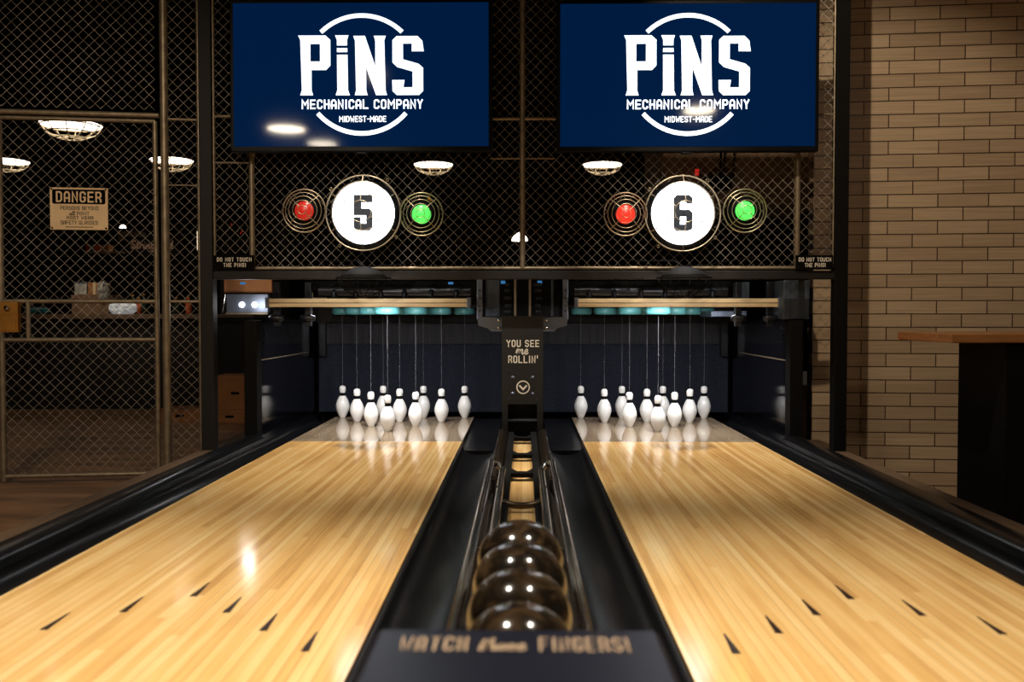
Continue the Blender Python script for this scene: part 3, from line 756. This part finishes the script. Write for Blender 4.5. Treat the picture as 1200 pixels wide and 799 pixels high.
# ------------------------------------------------------------------ screens
S = 5.2 / F / 4.7
def tv(px0, px1, pyb, label, cxp, cyp):
    Y = 5.2
    a, b = at(px0, pyb, Y), at(px1, 0, Y)
    zt = a.z + (b.x - a.x) * .575
    t = thing('wall_screen', label, 'screen', (a.x, Y, a.z), 'large blue screens')
    MB().box(a.x, b.x, Y, Y + .05, a.z, zt, .006).build('bezel', M['tvframe'], t)
    scn_ = MB().box(a.x + .022, b.x - .022, Y - .002, Y + .002, a.z + .03, zt - .022).build('screen_glass', M['screen'], t)
    MB().box((a.x + b.x) / 2 - .03, (a.x + b.x) / 2 + .03, Y + .005, Y + .03, a.z - .012, a.z, .003).build('sensor_tab', M['tvframe'], t)
    MB().box(a.x + .4, b.x - .4, Y + .05, YF - .02, a.z + .3, zt - .2).build('mount', M['black'], t)
    c = at(cxp, cyp, Y)
    fn = lambda u, v, d=0: Vector((c.x + (u - 391) * S, Y - .003 - d, c.z - (v - 410) * S))
    mb = MB()
    mb.poly([[(45, 197), (195, 197), (222, 222), (222, 360), (198, 385), (118, 385), (118, 495), (126, 522), (55, 522), (64, 495), (57, 222)], [(112, 243), (165, 243), (165, 338), (112, 338)]], fn)
    for q in ([(248, 197), (322, 197), (314, 222), (314, 252), (258, 252), (258, 222)], [(258, 266), (315, 266), (315, 288), (258, 288)], [(258, 302), (316, 302), (318, 495), (328, 522), (250, 522), (259, 495)],
              [(348, 200), (412, 200), (468, 365), (468, 226), (460, 200), (526, 200), (518, 226), (524, 495), (532, 522), (472, 522), (418, 372), (418, 495), (425, 522), (355, 522), (362, 495), (357, 226)],
              [(585, 202), (700, 202), (726, 228), (734, 285), (668, 285), (668, 243), (620, 243), (620, 328), (704, 352), (730, 374), (730, 500), (708, 522), (585, 522), (562, 500), (560, 440), (628, 440), (622, 480), (672, 480), (672, 394), (588, 370), (562, 345), (562, 224)]):
        mb.poly([q], fn)
    mb.build('wordmark', M['logo'], scn_)
    mb = MB()
    for y_lo, sgn in ((180, -1), (617, 1)):
        pts = []
        for i in range(361):
            a_ = 2 * PI * i / 360; u, v = 393 + 320 * math.cos(a_), 410 + 320 * math.sin(a_)
            if (v < y_lo if sgn < 0 else v > y_lo): pts.append((u, v, a_))
        pts.sort(key=lambda q: q[0])
        MB().stroke([(q[0], q[1]) for q in pts], 24, fn).build('logo_arc', M['logo'], scn_)
    mb = MB(); f3 = lambda u, v, d=0: fn(u, -v, d)
    text(mb, 'MECHANICAL COMPANY', 62, 728, -597, -545, f3, .24, gap=.24)
    mb.build('lettering', M['logo'], scn_); mb = MB()
    text(mb, 'MIDWEST-MADE', 268, 527, -668, -635, f3, .24, gap=.2)
    mb.build('lettering', M['logo'], scn_)
tv(270, 577, 178, 'large blue screen with a white round logo above lane 5', 423.5, 87.5)
tv(652, 961, 178, 'large blue screen with a white round logo above lane 6', 805.5, 87.5)

# ------------------------------------------------------------------ lit number faces and signal lamps
def guard_geo(mb, c, R_, rings, depth, spokes, r=.0035, inner=0, phase=0):
    c = Vector(c)
    for f in rings:
        y = -depth * math.cos(f * PI / 2 * .95)
        mb.tube(ring3(c + Vector((0, y, 0)), R_ * f, 36), r if f < 1 else r * 1.5, 6, closed=True)
    for k in range(spokes):
        a = phase + 2 * PI * k / spokes; pts = []
        for i in range(9):
            f = inner + (1 - inner) * i / 8
            pts.append(c + Vector((R_ * f * math.cos(a), -depth * math.cos(f * PI / 2 * .95), R_ * f * math.sin(a))))
        mb.tube(pts, r, 6)
    mb.tube(ring3(c, R_, 36), r * 2, 8, closed=True)
    return mb
def number_lamp(px, py, n):
    Y = YF - .10; c = at(px, py, Y); k = Y / F
    t = thing('lane_number_lamp', f'round white lit lane number {n} in a wire guard on the fence', 'lane number lamp', (c.x, YF, c.z), 'lit lane numbers')
    MB().lathe((c.x, Y, c.z), [(36 * k, .0), (40 * k, .02), (41 * k, .07), (34 * k, .09), (0, .09)], 48, 'y').build('housing', M['dsteel'], t)
    fc = MB().lathe((c.x, Y, c.z), [(0, -.012), (30 * k, -.010), (36.5 * k, .0), (36.5 * k, .01)], 48, 'y').build('lit_face', M['disc'], t)
    fnn = lambda u, v, d=0: Vector((c.x + u * k, Y - .0135, c.z + v * k)); mb = MB()
    if n == 5:
        mb.poly([[(-11, 21), (11, 21), (11, 12), (-2, 12), (-2, 5), (7, 5), (11, 1), (11, -17.5), (7.5, -21), (-7.5, -21), (-11, -17.5), (-11, -5), (-3, -5), (-3, -12.5), (3.5, -12.5), (3.5, -3), (-11, -3)]], fnn)
        mb.v and None
    else:
        mb.poly([[(-7.5, 21), (7.5, 21), (11, 17.5), (11, 11), (3.5, 11), (3.5, 13), (-3.5, 13), (-3.5, 4), (7.5, 4), (11, .5), (11, -17.5), (7.5, -21), (-7.5, -21), (-11, -17.5), (-11, 17.5)], [(-3.5, -4), (3.5, -4), (3.5, -13), (-3.5, -13)]], fnn)
    mb.build('numeral', M['numeral'], fc)
    mb = MB(); guard_geo(mb, (c.x, Y, c.z), 44 * k, (.28, .5, .82, 1.0), .11, 6, .0022, .28, PI / 2)
    mb.build('wire_guard', M['guard'], t)
    for i in range(4):
        a = PI / 4 + i * PI / 2; MB().tube(ring3((c.x + 47.5 * k * math.cos(a + .15), Y, c.z + 47.5 * k * math.sin(a + .15)), .008, 10), .0025, 5, closed=True).build('clip', M['guard'], t)
number_lamp(426, 249.5, 5); number_lamp(800, 250, 6)
def signal_lamp(px, py, colname, label, m):
    Y = YF - .09; c = at(px, py, Y); k = Y / F
    t = thing('signal_lamp', label, 'signal lamp', (c.x, YF, c.z), 'caged signal lamps')
    MB().lathe((c.x, Y, c.z), [(13 * k, .0), (17 * k, .03), (20 * k, .07), (0, .07)], 32, 'y').build('housing', M['black'], t)
    MB().lathe((c.x, Y, c.z), [(0, -.022), (6 * k, -.019), (10 * k, -.008), (11.2 * k, .0), (11.2 * k, .004)], 32, 'y').build('lens', m, t)
    mb = MB(); guard_geo(mb, (c.x, Y, c.z), 25 * k, (.2, .45, .66, .84, 1.0), .06, 4, .0022, .2, PI / 4)
    mb.build('wire_guard', M['guard'], t)
signal_lamp(356.5, 247, 'red', 'dim red signal lamp in a round wire guard left of number 5', M['red'])
signal_lamp(494, 251, 'green', 'green signal lamp in a round wire guard right of number 5', M['green'])
signal_lamp(733, 251, 'red', 'bright red signal lamp in a round wire guard left of number 6', M['redbright'])
signal_lamp(873, 247, 'green', 'green signal lamp in a round wire guard right of number 6', M['green'])
p = at(503, 237, YF - .02); tag(MB().poly([[(-.035, -.025), (.035, -.025), (0, .04)]], face_fn((p.x, p.y, p.z)), .002).build('warning_tag', M['yellow'], loc=(p.x, p.y, p.z)), 'small yellow triangular tag behind the green lamp of lane 5', 'tag')

# black caged work lamps hung on the beam
def work_lamp(px, lab):
    c = at(px, 316, 5.14); k = 5.22 / F
    t = thing('caged_work_lamp', lab, 'lamp', (c.x, YF - .04, 1.01), 'black caged lamps on the beam')
    z = .985
    MB().lathe((c.x, c.y, z), [(.03, .062), (.06, .056), (.12, .022), (.138, 0), (.132, 0), (.11, .02), (.05, .042), (0, .046)], 32).build('reflector', M['black'], t)
    mb = MB(); mb.tube(ring3((c.x, c.y, z), .155, 36, 'z'), .004, 6, closed=True); mb.tube(ring3((c.x, c.y, z - .07), .11, 36, 'z'), .003, 6, closed=True); mb.tube(ring3((c.x, c.y, z - .105), .05, 24, 'z'), .003, 6, closed=True)
    for i in range(8):
        a = PI / 8 + PI * i / 4
        mb.tube([(c.x + r_ * math.cos(a), c.y + r_ * math.sin(a), z - h_) for r_, h_ in ((.155, 0), (.14, .04), (.11, .07), (.05, .105), (0, .112))], .0025, 5)
    mb.build('wire_guard', M['black'], t)
    MB().lathe((c.x, c.y, z), [(0, .01), (.03, .015), (.032, .03), (.02, .044)], 20).build('bulb', M['shade'], t)
    mb = MB(); mb.tube([(c.x, c.y, z + .06), (c.x - .05, c.y + .06, z + .10), (c.x - .2, YF - .04, 1.09), (c.x - .32, YF - .02, 1.10)], .004, 6)
    mb.build('cable', M['black'], t); mb = MB(); mb.tube([(c.x, c.y, z + .06), (c.x + .2, YF - .03, 1.075), (c.x + .45, YF - .03, 1.115)], .003, 6)
    mb.build('cable', M['black'], t)
    mb = MB(); mb.box(c.x - .02, c.x + .02, c.y + .10, YF - .036, z + .03, z + .045); mb.build('bracket', M['black'], t)
    return c
wl = [work_lamp(426, 'black caged lamp hung on the beam below number 5'), work_lamp(802, 'black caged lamp hung on the beam below number 6')]

# ------------------------------------------------------------------ room behind the fence
def cage_lamp(px, py, Y, label):
    c = at(px, py, Y)
    t = thing('caged_ceiling_lamp', label, 'ceiling lamp', (c.x, c.y, c.z), 'round caged ceiling lamps')
    MB().lathe(tuple(c), [(.262, 0), (.27, .02), (.2, .10), (.06, .16), (.03, .22), (0, .22)], 32).build('shade', M['shade'], t)
    MB().lathe(tuple(c), [(0, -.004), (.258, -.004), (.258, 0)], 32).build('diffuser', M['lamp'], t)
    mb = MB()
    for r_, h_ in ((.25, .015), (.21, .075), (.12, .12)): mb.tube(ring3(c - Vector((0, 0, h_)), r_, 28, 'z'), .006, 6, closed=True)
    for i in range(10):
        a = 2 * PI * i / 10; mb.tube([c + Vector((r_ * math.cos(a), r_ * math.sin(a), -h_)) for r_, h_ in ((.26, 0), (.25, .02), (.21, .075), (.12, .12), (.04, .125))], .005, 5)
    mb.build('wire_guard', M['guard'], t)
    MB().tube([c + Vector((0, 0, .2)), (c.x, c.y, 4.4)], .012, 8).build('drop_rod', M['black'], t)
cage_lamp(83, 146, 8.0, 'caged round ceiling lamp nearest, above the danger sign')
cage_lamp(8, 189, 11.3, 'caged round ceiling lamp cut by the left edge')
cage_lamp(201, 188, 11.2, 'caged round ceiling lamp behind the gate post')
cage_lamp(508, 193, 12.0, 'caged round ceiling lamp seen below the left screen')
cage_lamp(706, 193, 12.0, 'caged round ceiling lamp seen below the right screen')

def pendant(px, py, Y, w, label, lit=True):
    c = at(px, py, Y)
    t = thing('pendant_lamp', label, 'pendant lamp', (c.x, c.y, c.z), 'small pendant lamps')
    MB().lathe(tuple(c), [(w, 0), (w * .8, w * .5), (w * .3, w * .9), (0, w)], 20).build('shade', M['lamp'], t)
    MB().tube([c + Vector((0, 0, w)), c + Vector((0, 0, 2.2))], .006, 6).build('flex', M['black'], t)
pendant(144, 267, 11, .04, 'tiny bright pendant lamp right of the danger sign')
pendant(609, 282, 11, .10, 'white pendant lamp behind the middle fence pipe')

# bar counter with cartons and clutter
YB = 9.4
def B(px, py, Y=YB): return at(px, py, Y)
p0, p1 = B(30, 390), B(300, 366)
cz = B(100, 368).z
t = thing('bar_counter', 'dark wooden bar counter behind the gate', 'counter', (p0.x, YB, FZ))
MB().box(p0.x - .8, p1.x, YB - .1, YB + .6, cz - .05, cz, .005).build('counter_top', M['curb'], t)
MB().box(p0.x - .75, p1.x - .05, YB, YB + .5, FZ, cz - .05).build('counter_front', M['room'], t)
def bx(name, px0, px1, py0, m, label, cat, group=None, Y=YB, d=.3, part=None):
    q0, q1 = B(px0, 368, Y), B(px1, py0, Y)
    o = thing(name, label, cat, (q0.x, Y, cz), group)
    MB().box(q0.x, q1.x, Y, Y + d, cz, q1.z, .004).build('box_body', m, o)
    MB().box(q0.x - .004, q1.x + .004, Y - .004, Y + d + .004, q1.z - .05, q1.z + .006, .003).build('lid', m, o)
    return o, q0, q1
bx('storage_box', 84, 127, 346, mat('brown_box', (112, 84, 60), .7), 'wide brown storage box on the bar counter', 'box', 'boxes on the bar counter')
q0, q1 = B(86, 346), B(100, 330)
tb = thing('plastic_tub', 'small clear tub on top of the brown box on the counter', 'tub', (q0.x, YB, q0.z))
MB().box(q0.x, q1.x, YB + .02, YB + .2, q0.z + .007, q1.z - .02, .006).build('tub_body', M['foil'], tb)
MB().box(q0.x - .006, q1.x + .006, YB + .014, YB + .206, q1.z - .02, q1.z, .004).build('lid', M['panelr'], tb)
q0, q1 = B(102, 346), B(117, 331)
o = thing('carton', 'brown carton on top of the brown box, beside the clear tub', 'carton', (q0.x, YB, q0.z))
MB().box(q0.x, q1.x, YB + .02, YB + .25, q0.z + .007, q1.z, .003).build('box_body', M['carton'], o)
MB().box((q0.x + q1.x) / 2 - .015, (q0.x + q1.x) / 2 + .015, YB + .018, YB + .252, q0.z + .01, q1.z + .002).build('tape', M['sweep'], o)
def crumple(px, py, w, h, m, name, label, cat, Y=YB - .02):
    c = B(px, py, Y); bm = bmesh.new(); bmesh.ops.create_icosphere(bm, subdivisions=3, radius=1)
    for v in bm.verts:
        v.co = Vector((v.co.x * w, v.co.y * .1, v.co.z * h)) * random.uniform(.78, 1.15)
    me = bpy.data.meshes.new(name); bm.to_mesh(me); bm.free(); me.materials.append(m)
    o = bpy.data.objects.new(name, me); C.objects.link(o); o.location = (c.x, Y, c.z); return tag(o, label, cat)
crumple(121, 341, .05, .10, M['foil'], 'plastic_bag', 'crumpled clear bag at the right end of the brown box', 'bag')
crumple(144, 361, .14, .08, mat('self_lit_film', (220, 226, 230), .3, emit=(214, 218, 222), es=.22, var=.6, scale=18), 'bag_of_ice', 'glistening white bag on the counter right of the boxes', 'bag')  # bag is no lamp: faint emission stands in for light on it
crumple(44, 364, .12, .035, M['teals'], 'folded_cloth', 'dim teal cloth lying on the counter at left', 'cloth')
for i, (px, top, m) in enumerate(((156, 345, M['bottle']), (163, 348, M['orange']), (169, 344, M['bottle']), (207, 348, M['bottle']), (221, 346, M['orange']))):
    c = B(px, 368, YB + .1); z1 = B(px, top, YB).z; hh = z1 - cz
    o = thing('bottle', ['slim green bottle on the counter right of the white bag', 'orange bottle between two green bottles on the counter', 'green bottle just left of the gate stile', 'green bottle seen through the narrow fence panel', 'orange bottle seen through the narrow fence panel'][i], 'bottle', (c.x, c.y, cz), 'bottles on the bar counter')
    MB().lathe((c.x, c.y, cz), [(0, 0), (.03, 0), (.032, hh * .55), (.012, hh * .75), (.012, hh * .92)], 14).build('bottle_body', m, o)
    MB().lathe((c.x, c.y, cz), [(.014, hh * .92), (.014, hh), (0, hh)], 10).build('bottle_cap', M['brass'], o)
# shelf with small coloured boxes, and the script sign on the back of the bar
q0, q1 = B(98, 294.5, 11), B(142, 293, 11)
tag(MB().box(q0.x, q1.x, 11, 11.2, q0.z - .02, q0.z, .002).build('wall_shelf', M['pipe'], loc=(q0.x, 11, q0.z)), 'thin shelf with coloured boxes below the danger sign', 'shelf')
for px0, px1, m, nm in ((100, 103, M['redbox'], 'red'), (104, 108, M['teals'], 'teal'), (109, 117, M['orange'], 'wide orange'), (118, 126, M['carton'], 'brown')):
    a, b = B(px0, 294, 11), B(px1, 287, 11)
    o = thing('small_box', f'{nm} box on the shelf below the danger sign', 'box', (a.x, 11, q0.z), 'coloured boxes on the shelf')
    MB().box(a.x, b.x, 11.02, 11.15, q0.z, b.z, .003).build('box_body', m, o); MB().box(a.x - .003, b.x + .003, 11.017, 11.153, b.z - .02, b.z + .003).build('lid', m, o)
a, b = B(138, 274, 10.6), B(163, 271, 10.6)
tag(MB().box(a.x, b.x, 10.6, 10.8, a.z - .07, b.z, .004).build('ceiling_bracket', M['curb'], loc=(a.x, 10.6, a.z)), 'brown wooden ledge below the tiny pendant lamp', 'ledge')
ss = at(153, 291, 10.5); k = 10.5 / F; fs_ = face_fn((ss.x, 10.5, ss.z)); mb = MB()
cursive(mb, 'String', 0, 29 * k, 0, 9 * k, fs_, .2); cursive(mb, 'd', 45 * k, 49.5 * k, 0, 9 * k, fs_, .2)
sgn = thing('script_sign', 'dim gold script sign behind the gate stile', 'sign', (ss.x, 10.52, ss.z))
MB().box(ss.x - .08, ss.x + .56, 10.515, 10.53, ss.z - .08, ss.z + .14, .004).build('sign_board', M['room'], sgn); mb.build('lettering', M['signgold'], sgn)
a, b = at(231, 293, 12), at(237, 271, 12)
wn = thing('lit_wall_panel', 'narrow bright upright light panel beside the left portal post', 'light panel', (a.x, 12, a.z))
MB().box(a.x, b.x, 12, 12.03, a.z, b.z).build('pane', M['window'], wn); MB().box(a.x - .03, b.x + .03, 12.03, 12.06, a.z - .03, b.z + .03).build('frame', M['black'], wn)
# game cabinet behind the sign strip
YG = 10.6
a, b = at(262, 278, YG), at(293, 240, YG)
gm = thing('arcade_cabinet', 'dark arcade cabinet with coloured lights behind the fence strip', 'arcade cabinet', (a.x, YG, FZ))
MB().box(a.x - .05, b.x + .3, YG, YG + .6, FZ, b.z, .01).build('cabinet', M['room'], gm); MB().box(a.x + .05, b.x - .02, YG - .01, YG, a.z, b.z - .05).build('back_glass', M['black'], gm)
for i in range(9): MB().lathe((a.x + .06 + random.random() * .18, YG - .012, a.z + .03 + random.random() * .14), [(.008, .002), (0, -.004)], 6, 'y').build('light_dot', (M['red'], M['yellow'], M['green'])[(i * i) % 3], gm)
# bright LED work light and cartons seen through the opening at left
a = at(288, 355, 5.95)
ld = thing('led_work_light', 'bright twin LED work light glaring beside the left pinsetter', 'work light', (a.x, 5.95, a.z))
MB().box(a.x - .13, a.x + .15, 5.95, 6.0, a.z - .065, a.z + .06, .004).build('back_plate', M['steel'], ld)
for px in (283, 298):
    q = at(px, 357, 5.94); MB().lathe((q.x, 5.945, q.z), [(.0, -.012), (.012, -.01), (.018, 0), (.018, .006)], 14, 'y').build('led', M['led'], ld)
MB().box(a.x - .13, a.x + .15, 5.93, 5.95, a.z - .075, a.z - .065).build('lip', M['pipe'], ld)
MB().tube([(a.x - .15, 5.93, a.z - .06), (a.x - .13, 5.93, a.z + .06)], .004, 6).build('stay', M['chrome'], ld)
MB().box(a.x - .16, a.x + .16, 6.0, 6.02, a.z + .07, a.z + .20).build('hanger', M['carton'], ld)
a, b = at(254, 437, 8.7), at(300, 372, 8.7)
ec = thing('equipment_case', 'black equipment case standing behind the cartons beside the pit', 'case', (a.x, 8.7, FZ))
MB().box(a.x, b.x, 8.7, 9.2, FZ, b.z - .06, .006).build('case_body', M['room'], ec); MB().box(a.x - .01, b.x + .01, 8.69, 9.21, b.z - .06, b.z, .006).build('lid', M['black'], ec)
def carton(px0, px1, py0, py1, Y, label, z0=None):
    a, b = at(px0, py1, Y), at(px1, py0, Y)
    za = a.z if z0 is None else z0
    o = thing('carton', label, 'carton', (a.x, Y, za), 'cartons on the floor')
    bd = MB().box(a.x, b.x, Y, Y + .35, za, b.z, .004).build('box_body', M['carton'], o)
    MB().box(a.x - .006, b.x + .006, Y - .006, Y + .356, b.z - .03, b.z + .004, .003).build('lid', M['carton'], o)
    f = face_fn(((a.x + b.x) / 2, Y - .001, (za + b.z) / 2 + .0)); w = .035
    MB().poly([[(-w, -.012), (w, -.012), (w + .008, 0), (w, .012), (-w, .012), (-w - .008, 0)]], f).build('hand_hole', M['ink'], o)
    return b.z
zt = carton(238, 300, 481, 497, 8.2, 'low brown carton on the floor beside the pit, under a taller one', FZ)
carton(251, 300, 441, 478, 8.2, 'tall brown carton with hand hole stacked on a low carton', zt + .005)
carton(185, 236, 480, 497, 8.25, 'low brown carton seen through the narrow fence panel', FZ)

# black box with cables behind the number 6 lamp
YJ = 6.5
a, b = at(826, 222, YJ), at(858, 206, YJ)
jb = thing('junction_box', 'black junction box with hanging cables behind the fence above number 6', 'junction box', (a.x, YJ, a.z))
MB().box(a.x, b.x, YJ, YJ + .1, a.z, b.z, .01).build('box_body', M['black'], jb)
for px in (845, 850, 861): q = at(px, 206, YJ); MB().tube([(q.x, YJ + .04, b.z - .02), (q.x + .01, YJ + .04, b.z + .3), (q.x - .02, YJ + .04, 4.4)], .008, 6).build('cable', M['black'], jb)
q = at(817, 201, YJ); MB().box(q.x - .012, q.x + .014, YJ, YJ + .03, q.z - .025, q.z + .02, .004).build('red_plug', M['red'], jb)
MB().tube([(q.x, YJ + .02, q.z), (a.x + .02, YJ + .05, b.z - .02)], .005, 6).build('cable', M['black'], jb)

# ------------------------------------------------------------------ high table at the right
YT = 4.3
a = at(1115, 391, YT); tz1 = a.z; tz0 = at(1115, 402, YT).z
t = thing('high_table', 'high table with oak top and black panel leg at the right edge', 'table', (2.5, YT, FZR))
MB().box(a.x, a.x + 1.6, YT, YT + .62, tz0, tz1, .006).build('tabletop', M['table'], t)
l = at(1179, 500, YT + .02).x
MB().box(l, l + .1, YT + .03, YT + .5, FZR, tz0 - .006, .003).build('leg', M['black'], t)
MB().box(l + 1.2, l + 1.3, YT + .03, YT + .5, FZR, tz0 - .006, .003).build('leg', M['black'], t)
MB().box(l - .05, l + 1.35, YT + .05, YT + .48, tz0 - .006, tz0).build('mounting_plate', M['black'], t)

# ------------------------------------------------------------------ light
def spot(name, loc, target, energy, col, size=60, blend=.5, radius=.05):
    l = bpy.data.lights.new(name, 'SPOT'); l.energy = energy; l.color = col; l.spot_size = R(size); l.spot_blend = blend; l.shadow_soft_size = radius
    o = bpy.data.objects.new(name, l); C.objects.link(o); o.location = loc
    o.rotation_euler = (Vector(target) - Vector(loc)).to_track_quat('-Z', 'Y').to_euler(); return o
def area(name, loc, target, energy, col, size, shape='DISK'):
    l = bpy.data.lights.new(name, 'AREA'); l.energy = energy; l.color = col; l.shape = shape; l.size = size
    o = bpy.data.objects.new(name, l); C.objects.link(o); o.location = loc
    o.rotation_euler = (Vector(target) - Vector(loc)).to_track_quat('-Z', 'Y').to_euler(); return o
WARM = (1, .85, .64); NEUT = (1, .93, .82); LANE = (1, .915, .78)
for c in wl:
    lx = (LI + LO) / 2 * (1 if c.x > 0 else -1)
    spot('cup_fill', (c.x, 5.14, .855), (c.x, 6.0, .72), 5, NEUT, 130, .6, .12)  # added weak light under the work lamp, brightens cups and bar
    spot('lane_light', (lx, 4.7, 3.5), (lx, 4.75, 0), 520, LANE, 42, 1, .05)
    a_ = area('pit_light', (lx, 5.70, .815), (lx, 6.05, .05), 14, (1, .98, .97), 1.0, 'RECTANGLE'); a_.data.size_y = .02; a_.data.spread = R(158)  # added strip light hidden behind the sweep bar, brightens the pins
spot('overhead_spot', (.66, 3.3, 3.5), (2.2, 5.7, .9), 200, WARM, 62, .5, .03)
spot('tower_fill', (.12, 2.3, 3.4), (0, 5.7, .5), 300, NEUT, 11, .8, .04)  # added narrow spot, brightens the tower lettering
for s in (-1, 1): spot('bar_fill', (s * .95, 3.0, 3.2), (s * .95, 5.6, .86), 200, NEUT, 24, .9, .05)  # added spots, brighten the tan sweep bars
spot('overhead_spot', (-1.6, .6, 3.4), (-2.6, 5.0, .4), 240, WARM, 60, .8, .05)  # added spot, brightens the gate, left fence and danger sign
for s in (-1, 1):
    spot('front_spot', (s * 1.05, 2.1, 3.45), (s * 1.0, 1.75, 0), 620 if s < 0 else 460, LANE, 76, 1, .05)
spot('track_fill', (0, 4.5, 3.4), (0, 4.2, 0), 260, LANE, 17, 1, .05)  # added narrow spot, brightens the wooden track bed
l_ = bpy.data.lights.new('led_glow', 'POINT'); l_.energy = 1.0; l_.shadow_soft_size = .03; l_ = bpy.data.objects.new('led_glow', l_); C.objects.link(l_); l_.location = at(290, 357, 5.78)
spot('back_room_fill', (-4.6, 7.6, 2.3), (-4.2, 9.5, 1.05), 60, WARM, 46, .9, .1)  # added spot on the bar counter, cone kept off the floor
area('house_lamp', (-2.9, -.6, 3.05), (-2.9, -.6, 0), 60, WARM, .45)
area('house_lamp', (-3.2, -3.9, 3.5), (-3.2, -3.9, 0), 40, WARM, .45)
area('house_lamp', (2.6, -3.0, 3.8), (2.6, -3.0, 0), 60, WARM, .45)
area('back_room_fill', (2.4, 5.9, 2.6), (2.2, 6.7, 2.4), 2, WARM, .3)
w = bpy.data.worlds.new('world'); scn.world = w; w.use_nodes = True
w.node_tree.nodes['Background'].inputs[0].default_value = (.9, .75, .6, 1); w.node_tree.nodes['Background'].inputs[1].default_value = .02
scn.view_settings.view_transform = 'Standard'
scn.view_settings.look = 'None'
